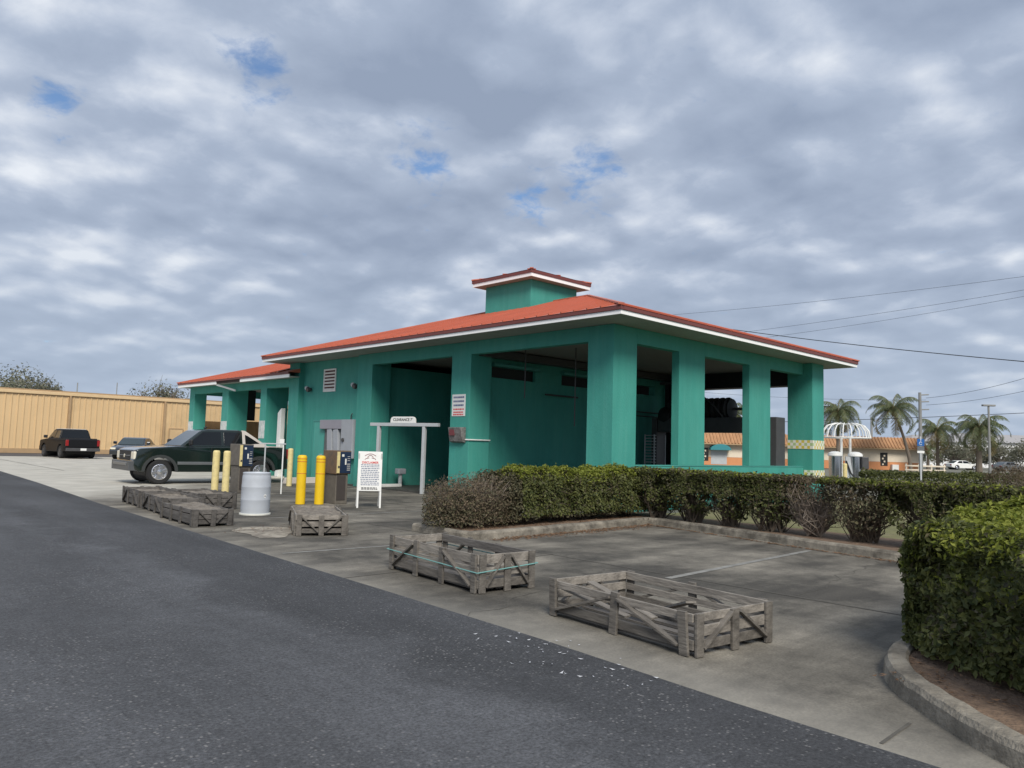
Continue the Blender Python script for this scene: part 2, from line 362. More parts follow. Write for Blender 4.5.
# ------------------------------------------------------------------ sky and sun
def build_world():
    w = bpy.data.worlds.new('World'); S.world = w; w.use_nodes = True
    w.cycles.sampling_method = 'MANUAL'; w.cycles.sample_map_resolution = 512
    N, L = w.node_tree.nodes, w.node_tree.links
    bg = N['Background']; bg.inputs['Strength'].default_value = .1
    sky = N.new('ShaderNodeTexSky'); sky.sky_type = 'NISHITA'; sky.sun_disc = False
    sky.sun_elevation = rad(42); sky.sun_rotation = rad(212); sky.air_density = 1.; sky.dust_density = .6
    tc = N.new('ShaderNodeTexCoord'); sp = N.new('ShaderNodeSeparateXYZ'); L.new(tc.outputs['Generated'], sp.inputs[0])
    def math_(op, a, b=None, clamp=False):
        k = N.new('ShaderNodeMath'); k.operation = op; k.use_clamp = clamp
        for i, q in enumerate((a, b)):
            if q is None: continue
            if isinstance(q, (int, float)): k.inputs[i].default_value = q
            else: L.new(q, k.inputs[i])
        return k.outputs[0]
    def ramp(x, a, b, c, d, smooth=True):
        r = N.new('ShaderNodeMapRange'); r.interpolation_type = 'SMOOTHSTEP' if smooth else 'LINEAR'
        for i, q in enumerate((a, b, c, d)): r.inputs[i + 1].default_value = q
        L.new(x, r.inputs[0]); return r.outputs[0]
    z = math_('MAXIMUM', sp.outputs[2], 0.)
    zz = math_('ADD', z, .24)
    cx = math_('DIVIDE', sp.outputs[0], zz); cy = math_('DIVIDE', sp.outputs[1], zz)
    cv = N.new('ShaderNodeCombineXYZ'); L.new(cx, cv.inputs[0]); L.new(cy, cv.inputs[1])
    def noi(scale, det, rough, off=0., dist=0.):
        mp = N.new('ShaderNodeMapping'); mp.inputs['Location'].default_value = (off, off * .7, off * .3); L.new(cv.outputs[0], mp.inputs['Vector'])
        n = N.new('ShaderNodeTexNoise'); n.noise_dimensions = '2D'; n.inputs['Scale'].default_value = scale; n.inputs['Detail'].default_value = det
        n.inputs['Roughness'].default_value = rough; n.inputs['Distortion'].default_value = dist
        L.new(mp.outputs[0], n.inputs['Vector']); return n.outputs['Fac']
    def lump(off, dx, dy):
        # cloud thickness: rolling lumps on a broader swell; sampled twice so that each lump has a sunlit shoulder and a grey base
        mp = N.new('ShaderNodeMapping'); mp.inputs['Location'].default_value = (off + dx, off * .7 + dy, off * .3); L.new(cv.outputs[0], mp.inputs['Vector'])
        n = N.new('ShaderNodeTexNoise'); n.noise_dimensions = '2D'; n.inputs['Scale'].default_value = 1.65; n.inputs['Detail'].default_value = 7; n.inputs['Roughness'].default_value = .56; n.inputs['Distortion'].default_value = .12
        L.new(mp.outputs[0], n.inputs['Vector'])
        wv = N.new('ShaderNodeVectorMath'); wv.operation = 'SCALE'; wv.inputs[3].default_value = .22; L.new(n.outputs['Color'], wv.inputs[0])
        wa = N.new('ShaderNodeVectorMath'); wa.operation = 'ADD'; L.new(mp.outputs[0], wa.inputs[0]); L.new(wv.outputs[0], wa.inputs[1])
        vo = N.new('ShaderNodeTexVoronoi'); vo.feature = 'SMOOTH_F1'; vo.voronoi_dimensions = '2D'; vo.inputs['Scale'].default_value = 3.1; vo.inputs['Detail'].default_value = 2.; vo.inputs['Roughness'].default_value = .5
        vo.inputs['Smoothness'].default_value = .55; L.new(wa.outputs[0], vo.inputs['Vector'])
        return math_('ADD', math_('MULTIPLY', n.outputs['Fac'], .62), math_('MULTIPLY', math_('SUBTRACT', .78, vo.outputs['Distance']), .42))
    big = noi(1.05, 4, .5, 3.1); hol = noi(13., 8, .62, 11.3, .2); fine = noi(9., 8, .66, 5.2, .3)
    n1 = lump(7.7, 0, 0); n2 = lump(7.7, .055, .065)
    rim = math_('MULTIPLY', math_('SUBTRACT', n2, n1), SKY_RIM)
    v = math_('ADD', math_('MULTIPLY', big, .62), math_('MULTIPLY', n1, .52)); v = math_('ADD', v, rim); v = math_('ADD', v, math_('MULTIPLY', fine, .20)); v = math_('ADD', v, SKY_LIFT)
    def blob(d, r):
        k = N.new('ShaderNodeVectorMath'); k.operation = 'DISTANCE'; k.inputs[1].default_value = d
        L.new(tc.outputs['Generated'], k.inputs[0]); return ramp(k.outputs['Value'], 0., r, 1., 0.)
    def skydir(px, py): return tuple((at(px, py, 1.) - CAM).normalized())
    for px, py, r, amt in SKY_TONES: v = math_('ADD', v, math_('MULTIPLY', blob(skydir(px, py), r), amt))
    cr = N.new('ShaderNodeValToRGB'); L.new(v, cr.inputs[0]); el = cr.color_ramp.elements
    el[0].position = .28; el[0].color = (.205, .250, .335, 1)
    el[1].position = .92; el[1].color = (.56, .59, .635, 1)
    e = el.new(.56); e.color = (.275, .325, .415, 1)
    e = el.new(.70); e.color = (.365, .412, .495, 1)
    hz = ramp(z, .0, .30, .72, 0.)
    mh = N.new('ShaderNodeMix'); mh.data_type = 'RGBA'; L.new(hz, mh.inputs[0]); L.new(cr.outputs[0], mh.inputs[6]); mh.inputs[7].default_value = (.305, .365, .452, 1)
    sc = N.new('ShaderNodeVectorMath'); sc.operation = 'SCALE'; sc.inputs[3].default_value = 10.
    L.new(mh.outputs[2], sc.inputs[0])
    hole = None
    for px, py, r in SKY_HOLES:
        q = blob(skydir(px, py), r * 2.2); hole = q if hole is None else math_('MAXIMUM', hole, q)
    hole = ramp(math_('ADD', hole, math_('MULTIPLY', math_('SUBTRACT', hol, .5), 2.4)), .40, 1.35, 0., .8)
    hole = math_('MULTIPLY', hole, ramp(v, .66, .86, 1., .25))
    cover = math_('SUBTRACT', 1., hole)
    blue = N.new('ShaderNodeMix'); blue.data_type = 'RGBA'; blue.blend_type = 'MULTIPLY'; blue.inputs[0].default_value = 1.
    L.new(sky.outputs[0], blue.inputs[6]); blue.inputs[7].default_value = (.50, .72, .92, 1)
    mx = N.new('ShaderNodeMix'); mx.data_type = 'RGBA'
    L.new(cover, mx.inputs[0]); L.new(blue.outputs[2], mx.inputs[6]); L.new(sc.outputs[0], mx.inputs[7])
    L.new(mx.outputs[2], bg.inputs['Color'])
SKY_RIM = 1.25
SKY_LIFT = .0
SKY_TONES = [(330, 190, .40, -.10), (880, 120, .5, -.07), (640, 225, .26, .07), (60, 210, .26, .08), (230, 290, .20, .06), (150, 60, .3, .05), (100, 320, .2, -.05), (440, 190, .12, .06), (520, 40, .3, .04)]
SKY_HOLES = [(256, 68, .034), (60, 100, .022), (424, 158, .034), (590, 176, .034), (528, 198, .026)]
build_world()
sl = bpy.data.lights.new('sun', 'SUN'); sun = bpy.data.objects.new('sun', sl); COL.objects.link(sun)
sl.energy = 2.4; sl.angle = rad(24); sl.color = (1., .95, .87)
sd = Vector((-.53 * cos(rad(42)), -.85 * cos(rad(42)), sin(rad(42))))
sun.rotation_euler = sd.to_track_quat('Z', 'Y').to_euler(); sun.location = (-20, -30, 40)
S.view_settings.view_transform = 'Standard'; S.view_settings.look = 'None'; S.view_settings.gamma = 1; S.view_settings.exposure = .55
S.view_settings.use_curve_mapping = False

# ------------------------------------------------------------------ ground
sheet('ground', [(-900, -900), (1400, -900), (1400, 1400), (-900, 1400)], -.02, 'farground')
sheet('asphalt_driveway', [(-60, -40), (-10.6, -40), (-10.35, -14), (-10.19, -10.32), (-10.12, -9), (-9.97, -7.3), (-9.84, -4.8), (-9.72, -2), (-9.58, 1), (-9.31, 7.3), (-8.75, 16), (-8.34, 24.2), (-60, 24.4)], .0, 'asphalt')
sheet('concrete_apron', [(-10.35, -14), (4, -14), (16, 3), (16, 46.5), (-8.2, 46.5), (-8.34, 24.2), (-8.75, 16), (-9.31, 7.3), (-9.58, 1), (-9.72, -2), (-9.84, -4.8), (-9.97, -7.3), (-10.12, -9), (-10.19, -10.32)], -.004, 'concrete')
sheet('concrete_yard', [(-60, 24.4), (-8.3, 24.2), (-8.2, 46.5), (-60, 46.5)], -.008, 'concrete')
sheet('rear_asphalt_lane', [(-60, 46.5), (16, 46.5), (40, 46.5), (40, 56.4), (-60, 56.4)], -.0125, 'farasphalt')
sheet('lawn', [(-.9, -1.3), (16, -1.3), (40, -16), (12, -24), (-.9, -24), (-1.5, -9.2)], .10, 'grass')

# pavement joints and the stall line lie in the slab
j = MB()
def strip(mb, a, b, w, z):
    a, b = Vector((*a, z)), Vector((*b, z)); d = (b - a).normalized(); n = Vector((-d.y, d.x, 0)) * w / 2
    mb.add([a - n, b - n, b + n, a + n], [(0, 1, 2, 3)])
for a, b, w in [((-6.42, -9.35), (-6.30, -2.2), .035), ((-10.09, -9.99), (-9.62, -9.98), .022), ((-9.8, -4.0), (-6.3, -4.0), .02), ((-1.6, -6.2), (-6.3, -3.2), .012),
                ((-9.6, .9), (-.2, .9), .025), ((-6.35, -2.0), (-6.3, 16), .025), ((-9.5, 5.9), (-.1, 5.9), .025), ((-9.2, 11), (-.1, 11), .025), ((-3.2, -2), (-3.1, 16.5), .025)]:
    strip(j, a, b, w, .0)
def crack(mb, a, b, w, z, amp=.06, n=26):
    a, b = Vector(a), Vector(b); d = (b - a).normalized(); nn = Vector((-d.y, d.x)); p = a
    for k in range(1, n + 1):
        q = a.lerp(b, k / n) + nn * (amp * noise.noise((a.x + k * .37, b.y, 0)) + random.uniform(-.012, .012)); strip(mb, p, q, w * random.uniform(.5, 1.4), z); p = q
crack(j, (-9.9, -6.3), (-6.4, -5.2), .010, 0., .25); crack(j, (-6.3, -7.7), (-2.6, -7.2), .009, 0., .22); crack(j, (-5.2, -2.3), (-4.6, -6.0), .008, 0., .2); crack(j, (-9.7, -1.0), (-6.5, -.4), .010, 0., .3); crack(j, (-6.2, 2.0), (-3.3, 3.6), .01, 0., .3)
tag(j.build('pavement_joint', 'joint'), kind='structure')
j = MB()
strip(j, (-6.6, -6.2), (-2.3, -6.0), .10, .001); strip(j, (-9.5, -1.9), (-6.9, -2.05), .07, .001); strip(j, (-7.6, 2.6), (-2.5, 2.6), .07, .001); strip(j, (-6.2, 6.9), (-2.5, 6.9), .07, .001); strip(j, (-5.9, 8.2), (-2.5, 8.2), .07, .001)
tag(j.build('stall_line', 'linepaint'), kind='structure')
# yard joints
j = MB()
for y in (20, 26, 32, 38): strip(j, (-30, y), (-.5, y), .06, -.004)
for x in (-20, -12, -6): strip(j, (x, 24.6), (x + .4, 46), .06, -.004)
tag(j.build('yard_joint', mat('yard joint dirt', (.22, .21, .19), .9)), kind='structure')

def kerb(name, path, label_w=.17, h=.13, closed=False):
    """extruded rounded kerb along a path of ground points (path is its outer foot)"""
    pts = [Vector((x, y, 0)) for x, y in path]; n = len(pts); prof = [(0, -.02), (.012, h * .7), (.035, h * .95), (.06, h), (label_w - .02, h), (label_w, h - .02), (label_w, -.02)]
    vs = []; fs = []
    for i, p in enumerate(pts):
        d = (pts[min(i + 1, n - 1)] - pts[max(i - 1, 0)]).normalized(); nn = Vector((-d.y, d.x, 0))
        for a, z in prof: vs.append(tuple(p + nn * a + Vector((0, 0, z + .004 * sin(i * 1.7)))))
    m = len(prof)
    for i in range(n - 1):
        for k in range(m - 1): fs.append((i * m + k, (i + 1) * m + k, (i + 1) * m + k + 1, i * m + k + 1))
    fs.append(tuple(range(m))); fs.append(tuple((n - 1) * m + k for k in reversed(range(m))))
    mb = MB(); mb.add(vs, fs); return tag(mb.build(name, 'kerb', smooth=False), kind='structure')
def dense(path, step=.25):
    out = []
    for (a, b) in zip(path[:-1], path[1:]):
        n = max(1, int(math.dist(a, b) / step))
        for i in range(n): out.append((a[0] + (b[0] - a[0]) * i / n, a[1] + (b[1] - a[1]) * i / n))
    return out + [path[-1]]
def smoothp(path, it=3):
    for _ in range(it):
        q = [path[0]]
        for a, b in zip(path[:-1], path[1:]):
            q += [(a[0] * .75 + b[0] * .25, a[1] * .75 + b[1] * .25), (a[0] * .25 + b[0] * .75, a[1] * .25 + b[1] * .75)]
        path = q + [path[-1]]
    return path
kerb('kerb', dense(smoothp([(-2.35, -9.05), (-2.3, -7.4), (-2.05, -6.3), (-1.55, -4.2), (-1.12, -2.2), (-1.15, -1.98), (-1.5, -1.98), (-6.0, -2.2), (-6.35, -2.1), (-6.4, -1.7), (-6.3, -.5)], 2))[::-1])
isl = smoothp([(-2.35, -9.12), (-5.0, -9.25), (-7.4, -9.32), (-8.35, -9.35), (-8.98, -9.6), (-9.42, -10.0), (-9.9, -10.5), (-10.25, -11.2), (-10.4, -14)], 3)
kerb('kerb', dense(isl))
# soils inside the kerbs
sheet('planting_bed', [(-6.1, -2.05), (-1.2, -1.86), (-.9, -2.2), (-2.1, -7.4), (-2.1, -9.0), (-.2, -9.0), (.1, -1.0), (-.4, -.5), (-6.22, -.5), (-6.28, -1.7)], .11, 'mulch')
sheet('island_bed', [(x + .08, y - .12) for x, y in isl] + [(-2.2, -14)], .095, 'mulch')

def scatter(name, n, fn, size, material, z):
    vs, fs = [], []
    for i in range(n):
        x, y = fn(); s = size * random.uniform(.5, 1.4); a = random.uniform(0, 2 * pi); o = len(vs); k = random.uniform(.4, 1)
        zz = z + random.uniform(.001, .012)
        for q, (r, h) in enumerate(((1, .3), (k * .5, 0), (1, .5), (k * .5, 0))):
            t = a + q * pi / 2; vs.append((x + cos(t) * s * r, y + sin(t) * s * r, zz + h * s * random.random()))
        fs.append((o, o + 1, o + 2, o + 3))
    return tag(raw(name, vs, fs, material), kind='stuff')
def along(path, spread):
    def f():
        i = random.randrange(len(path) - 1); t = random.random(); a, b = path[i], path[i + 1]
        g = abs(random.gauss(0, spread)); d = Vector((b[0] - a[0], b[1] - a[1])).normalized()
        return (a[0] + (b[0] - a[0]) * t + d.y * g, a[1] + (b[1] - a[1]) * t - d.x * g)
    return f
scatter('fallen_leaves', 1500, along(dense([(-6.0, -2.22), (-1.3, -2.05), (-1.3, -2.05)]), .16), .028, 'litter', .0)
scatter('fallen_leaves', 700, along(dense([(-1.35, -2.3), (-1.75, -4.2), (-2.2, -6.3), (-2.45, -7.6)]), .05), .028, 'litter', .0)
scatter('fallen_leaves', 1600, lambda: (random.uniform(-6, -.3), random.uniform(-2.0, -.6)), .028, 'litter', .11)
scatter('fallen_leaves', 700, lambda: (random.uniform(-9.2, -8.0), random.uniform(-12, -9.6)) , .02, 'litter', .10)
scatter('fallen_leaves', 160, lambda: (random.gauss(-8.2, .5), random.gauss(.9, .35)), .02, 'litter', .0)
sp_ = smoothp([(-9.0, .95), (-8.5, 1.45), (-7.9, 1.0), (-8.3, .1), (-8.75, -.35), (-9.05, -.2), (-8.95, .35), (-9.0, .95)], 2)
tag(raw('spilled_soil', [(x + random.gauss(0, .025), y + random.gauss(0, .03), .0015) for x, y in sp_[:-1]] , [tuple(range(len(sp_) - 1))], 'spill'), kind='stuff')
def fl():
    c = random.choice([(-10.15, -7.4), (-10.3, -7.2), (-10.35, -7.7), (-10.6, -7.9), (-10.25, -8.3)])
    return (c[0] + random.gauss(0, .16), c[1] + random.gauss(0, .3))
o = scatter('paint_flecks', 48, fl, .018, 'fleck', .001)

# ------------------------------------------------------------------ hip roof helper
def hip_roof(parent, x0, x1, y0, y1, ze, zr, rx, ya, yb, rib=.42, name='roof', t=.04):
    """four slopes from the eave rectangle to the ridge (rx, ya..yb); ribs are part of the sheet"""
    mb = MB()
    A, B, C, D = (x0, y0, ze), (x1, y0, ze), (x1, y1, ze), (x0, y1, ze); P, Q = (rx, ya, zr), (rx, yb, zr)
    mb.add([A, B, C, D, P, Q], [(0, 4, 5, 3), (0, 1, 4), (1, 2, 5, 4), (2, 3, 5)])
    def ribq(a, b):
        mb.bar(a, b, .035, .05)
    y = y0 + .2
    while y < y1:
        for xe, sgn in ((x0, 1), (x1, -1)):
            k = 1.
            if y < ya: k = (y - y0) / (ya - y0)
            elif y > yb: k = (y1 - y) / (y1 - yb) if y1 > yb else 1
            if k > .03: ribq((xe, y, ze + .012), (xe + (rx - xe) * k, y, ze + .012 + (zr - ze) * k))
        y += rib
    x = x0 + .2
    while x < x1:
        for ye, yr in ((y0, ya), (y1, yb)):
            if abs(ye - yr) < .1: continue
            k = (x - x0) / (rx - x0) if x < rx else (x1 - x) / (x1 - rx)
            if k > .03: ribq((x, ye, ze + .012), (x, ye + (yr - ye) * k, ze + .012 + (zr - ze) * k))
        x += rib
    for a, b in ((A, P), (B, P), (C, Q), (D, Q), (P, Q)):
        if (Vector(a) - Vector(b)).length > .2: mb.bar(Vector(a) + Vector((0, 0, .03)), Vector(b) + Vector((0, 0, .03)), .14, .04)
    o = mb.build(name, 'roof', parent); return o
def ring(mb, x0, x1, y0, y1, z0, z1, t):
    mb.box(x0, x1, y0, y0 + t, z0, z1); mb.box(x0, x1, y1 - t, y1, z0, z1)
    mb.box(x0, x0 + t, y0 + t, y1 - t, z0, z1); mb.box(x1 - t, x1, y0 + t, y1 - t, z0, z1)

# ------------------------------------------------------------------ the green wash building
B = thing('wash_building', 'large teal stucco car wash with orange red hip roof, cupola and open bays', 'building')
HB, HE = 4.27, 4.66
def col(x0, x1, y0, y1, z0=0., z1=HE, name='column'):
    return MB().box(x0, x1, y0, y1, z0, z1).build(name, 'teal', B, bevel=.008)
col(0, .945, 0, .83)                                # corner pier
col(0, .82, 5.39, 6.29); col(0, .78, 10.68, 11.6)   # pillars between the bays
col(0, .8, 15.92, 16.73)                            # end pier
col(2.84, 4.12, 0, .24, 1.183); col(6.62, 7.94, 0, .24, 1.183)
col(10.235, 11.1, -.32, .56)
col(10.3, 11.1, 5.3, 6.2); col(10.3, 11.1, 10.6, 11.5); col(10.3, 11.1, 15.9, 16.73)
low = MB().box(.945, 10.232, .0, .3, 0, 1.15).build('low_wall', 'teal', B, bevel=.015)
MB().box(.948, 10.23, -.012, .31, 1.152, 1.182).build('sill', 'tealtrim', B, bevel=.008)
for q in ((.945, 2.84, 0, .24), (4.12, 6.62, 0, .24), (7.94, 10.235, 0, .24), (0, .24, .83, 5.39), (0, .24, 6.29, 10.68), (.8, 10.3, 16.49, 16.73)):
    MB().box(*q, HB, HE).build('beam', 'teal', B)
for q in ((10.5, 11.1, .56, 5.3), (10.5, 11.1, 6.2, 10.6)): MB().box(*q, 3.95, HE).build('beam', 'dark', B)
MB().box(10.5, 11.1, 11.5, 15.9, 0, HE).build('wall', 'teal', B)
# recessed wall of the equipment room with its door opening
w = MB(); w.box(.22, .45, 11.602, 15.918, .0, HE)
w.build('wall', 'teal', B)
w = MB(); w.box(.45, 11, 10.9, 11.15, 0, HB); w.build('wall', 'teal', B)
w = MB(); w.box(.45, 11, 16.4, 16.65, 0, HB); w.build('wall', 'teal', B)
# wall between the two bays with high slot windows
dw = MB(); dw.box(.822, 10.298, 5.68, 5.95, 0, 3.68); dw.box(.822, 10.298, 5.68, 5.95, 4.03, HB + .1)
for a, b in ((.822, 1.1), (3.03, 4.3), (6.3, 7.4), (9.65, 10.298)): dw.box(a, b, 5.68, 5.95, 3.682, 4.028)
dw.build('dividing_wall', 'teal', B)
for a, b in ((1.05, 3.08), (4.25, 6.35)): MB().box(a, b, 5.5, 5.678, 4.03, 4.12).build('window_hood', 'tealtrim', B, bevel=.01)
for a, b in ((1.1, 3.03), (4.3, 6.3)): MB().box(a, b, 5.80, 5.83, 3.68, 4.03).build('window', 'dark', B)
MB().box(.25, 10.85, .25, 16.48, HB + .25, HB + .30).build('ceiling', 'ceiling', B)
MB().box(.02, 11.1, .02, 16.7, -.05, .05).build('floor_slab', mat('darkened bay floor', (.06, .058, .052), .6, var=.3), B)  # floor colour darkened to hold back bounce light in the bays
# eaves
X0, X1, Y0, Y1 = -.98, 12.3, -.98, 17.18
so = MB(); ring(so, X0 + .03, X1 - .03, Y0 + .03, Y1 - .03, HE + .005, HE + .03, 1.3); so.build('soffit', 'soffit', B)
fa = MB(); ring(fa, X0, X1, Y0, Y1, HE, HE + .10, .03); fa.build('fascia', 'fascia', B, bevel=.004)
fa = MB(); ring(fa, X0 - .03, X1 + .03, Y0 - .03, Y1 + .03, HE + .102, HE + .195, .06); fa.build('roof_edge', 'rooftrim', B, bevel=.006)
hip_roof(B, X0 - .04, X1 + .04, Y0 - .04, Y1 + .04, HE + .20, 6.97, 5.66, 5.70, 10.60)
# cupola
cx0, cx1, cy0, cy1 = 4.43, 6.90, 7.39, 9.86
cu = MB().box(cx0, cx1, cy0, cy1, 6.4, 7.62).build('cupola', 'teal', B, bevel=.015)
so = MB().box(cx0 - .33, cx1 + .33, cy0 - .33, cy1 + .33, 7.622, 7.65).build('cupola_soffit', 'soffit', cu)
fa = MB(); ring(fa, cx0 - .36, cx1 + .36, cy0 - .36, cy1 + .36, 7.62, 7.75, .028); fa.build('cupola_fascia', 'fascia', cu, bevel=.004)
fa = MB(); ring(fa, cx0 - .39, cx1 + .39, cy0 - .39, cy1 + .39, 7.752, 7.86, .06); fa.build('cupola_roof_edge', 'rooftrim', cu, bevel=.004)
hip_roof(cu, cx0 - .4, cx1 + .4, cy0 - .4, cy1 + .4, 7.865, 8.16, 5.665, 8.60, 8.65, rib=1.3, name='cupola_roof')
# vent, wall lamps, door
v = MB()
ring_ = [(.19, .22)]
v.box(.185, .225, 13.12, 13.18, 3.44, 4.31); v.box(.185, .225, 13.95, 14.01, 3.44, 4.31); v.box(.185, .225, 13.182, 13.948, 3.44, 3.5); v.box(.185, .225, 13.182, 13.948, 4.25, 4.31); v.v = [(x, y + .32, z) for x, y, z in v.v]
for k in range(6): v.add([(.205, 13.18, 3.50 + k * .125), (.205, 13.95, 3.50 + k * .125), (.18, 13.95, 3.545 + k * .125), (.18, 13.18, 3.545 + k * .125)] + [(.215, 13.18, 3.51 + k * .125), (.215, 13.95, 3.51 + k * .125), (.19, 13.95, 3.565 + k * .125), (.19, 13.18, 3.565 + k * .125)], [(0, 1, 2, 3), (7, 6, 5, 4), (0, 4, 5, 1), (3, 2, 6, 7), (1, 5, 6, 2), (0, 3, 7, 4)])
v.v = [(x, (y + .32 if y < 13.96 and i >= 32 else y), z) for i, (x, y, z) in enumerate(v.v)]; lv = v.build('louver_vent', 'white', B)
MB().box(.212, .219, 13.50, 14.27, 3.5, 4.25).build('vent_backing', mat('dark red vent mesh', (.10, .03, .03), .8), lv)
for y in (15.30, 11.92):
    l = MB(); l.tube([(.22, y, 3.57), (.12, y, 3.57)], [.06, .07], 14); l.tube([(.12, y, 3.57), (.03, y, 3.55)], [.11, .09], 16)
    wl = l.build('wall_light', 'darkgrey', B, bevel=.006)
    MB().tube([(.07, y + .1, 3.62), (.03, y + .09, 3.62)], [.09, .07], 14).build('lamp_lens', 'galv', wl)
d = MB().box(.175, .219, 14.05, 14.86, .06, 2.30).build('door', mat('pale teal door paint', (.075, .36, .30), .55, var=.08), B, bevel=.008)
fr = MB(); fr.box(.16, .218, 14.862, 14.92, .05, 2.37); fr.box(.16, .218, 13.99, 14.048, .05, 2.37); fr.box(.16, .218, 14.05, 14.86, 2.302, 2.37); fr.build('door_frame', 'tealtrim', B)
MB().tube([(.175, 14.15, 1.05), (.12, 14.15, 1.05), (.12, 14.27, 1.05)], .014, 8).build('door_handle', 'galv', d)
# checker tiles round the far pier
MB().box(10.32, 10.38, 6.22, 10.58, .06, HB).build('bay_end_blocker', 'darkgrey', B)  # added unseen panel, shuts the second bay's far end against light
def tile_mat():
    m = bpy.data.materials.new('checker glazed tile'); t, N, L = nt(m); b = N['Principled BSDF']; b.inputs['Roughness'].default_value = .3
    tc = N.new('ShaderNodeTexCoord'); v = N.new('ShaderNodeVectorMath'); v.operation = 'SCALE'; v.inputs[3].default_value = 1 / .0985; L.new(tc.outputs['Object'], v.inputs[0])
    ad = N.new('ShaderNodeVectorMath'); ad.operation = 'ADD'; ad.inputs[1].default_value = (.1, .35, .05); L.new(v.outputs[0], ad.inputs[0])
    fl = N.new('ShaderNodeVectorMath'); fl.operation = 'FLOOR'; L.new(ad.outputs[0], fl.inputs[0])
    wn = N.new('ShaderNodeTexWhiteNoise'); L.new(fl.outputs[0], wn.inputs['Vector'])
    dt = N.new('ShaderNodeVectorMath'); dt.operation = 'DOT_PRODUCT'; dt.inputs[1].default_value = (1, 1, 1); L.new(fl.outputs[0], dt.inputs[0])
    pp = N.new('ShaderNodeMath'); pp.operation = 'PINGPONG'; pp.inputs[1].default_value = 1; L.new(dt.outputs['Value'], pp.inputs[0])
    cr = N.new('ShaderNodeValToRGB'); cr.color_ramp.interpolation = 'CONSTANT'; L.new(wn.outputs['Value'], cr.inputs[0])
    e = cr.color_ramp.elements; e[0].color = (.62, .50, .09, 1); e[1].position = .62; e[1].color = (.42, .52, .26, 1)
    mx = N.new('ShaderNodeMix'); mx.data_type = 'RGBA'; mx.inputs[6].default_value = (.74, .72, .64, 1); L.new(pp.outputs[0], mx.inputs[0]); L.new(cr.outputs[0], mx.inputs[7])
    L.new(mx.outputs[2], b.inputs['Base Color']); return m
TM = tile_mat()
MB().prism([(10.223, -.332, 1.76), (11.1, -.332, 1.76), (11.1, -.3205, 1.76), (10.2345, -.3205, 1.76), (10.2345, .56, 1.76), (10.223, .56, 1.76)], [(10.223, -.332, 2.055), (11.1, -.332, 2.055), (11.1, -.3205, 2.055), (10.2345, -.3205, 2.055), (10.2345, .56, 2.055), (10.223, .56, 2.055)]).build('tile_band', TM, B)
MB().prism([(10.223, -.332, .76), (11.1, -.332, .76), (11.1, -.3205, .76), (10.2345, -.3205, .76), (10.2345, -.014, .76), (10.223, -.014, .76)], [(10.223, -.332, 1.055), (11.1, -.332, 1.055), (11.1, -.3205, 1.055), (10.2345, -.3205, 1.055), (10.2345, -.014, 1.055), (10.223, -.014, 1.055)]).build('tile_band', TM, B)
# electric boxes on the recessed wall
e = MB().box(.05, .218, 12.62, 14.2, 2.02, 2.36).build('wiring_trough', mat('mauve grey box paint', (.30, .29, .33), .5, var=.06), B, bevel=.01)
e = MB().box(.02, .218, 11.82, 12.6, .96, 2.36).build('electric_cabinet', 'greypaint', B, bevel=.012)
MB().tube([(.02, 12.42, 1.62), (-.03, 12.42, 1.62)], .07, 14).build('cabinet_latch', 'darkgrey', e)
for y, ry in ((13.45, .05), (12.98, .07)):
    mb = MB(); mm = Matrix.Translation((.14, y, 1.05)) @ Matrix.Rotation(-ry * 1.4, 4, 'X'); mb.box(-.08, .075, -.16, .16, 0, .96, mm)
    mb.build('meter_box', 'greypaint', B, bevel=.01)
mb = MB(); mb.tube([(.17, 12.2, 2.36), (.17, 12.2, 2.5), (.12, 12.05, 2.58)], .02, 8); mb.build('conduit', 'darkgrey', B)
MB().box(.16, .219, 12.62, 14.0, .1, 2.02).build('cable_backing', mat('dark grey backing', (.12, .13, .13), .7), B)
# coin box on the bay pillar, with a pipe round the corner
c = MB(); c.prism([(-.003, 5.52, 2.09), (-.003, 6.16, 2.09), (-.003, 6.16, 1.62), (-.003, 5.52, 1.62)], [(-.20, 5.54, 2.08), (-.20, 6.14, 2.08), (-.12, 6.14, 1.66), (-.12, 5.54, 1.66)])
cb_ = c.build('coin_box', mat('worn grey coin box', (.24, .235, .225), .6, .3, var=.4, scale=12, stain=(.05, .03, .03), sscale=9, samt=.8), B, bevel=.01)
MB().box(-.19, -.145, 5.86, 6.08, 1.84, 2.02).build('coin_slot', mat('faded red plate', (.16, .04, .045), .6), cb_)
MB().tube([(-.02, 5.53, 1.72), (-.02, 5.36, 1.72), (.82, 5.36, 1.72), (.82, 5.62, 1.72)], .022, 8).build('pipe', 'white', B)
# pipes hanging in the near bay
for x, y, z in ((1.2, 4.3, 3.0), (2.1, 3.1, 2.2)):
    MB().tube([(x, y, HB + .25), (x, y, z)], .018, 8).build('hanging_pipe', 'darkgrey', B)
mb = MB(); mb.tube([(3.4, 5.55, 3.3), (5.0, 5.55, 3.3)], .03, 8); mb.tube([(8.2, 5.6, 3.0), (10, 5.6, 3.0)], .02, 8); mb.tube([(8.2, 5.6, 2.85), (10, 5.6, 2.85)], .02, 8); mb.build('wall_pipe', 'darkgrey', B)
MB().box(.3, 10.8, 5.2, 5.5, HB - .02, HB + .2).build('ceiling_beam', 'darkgrey', B)

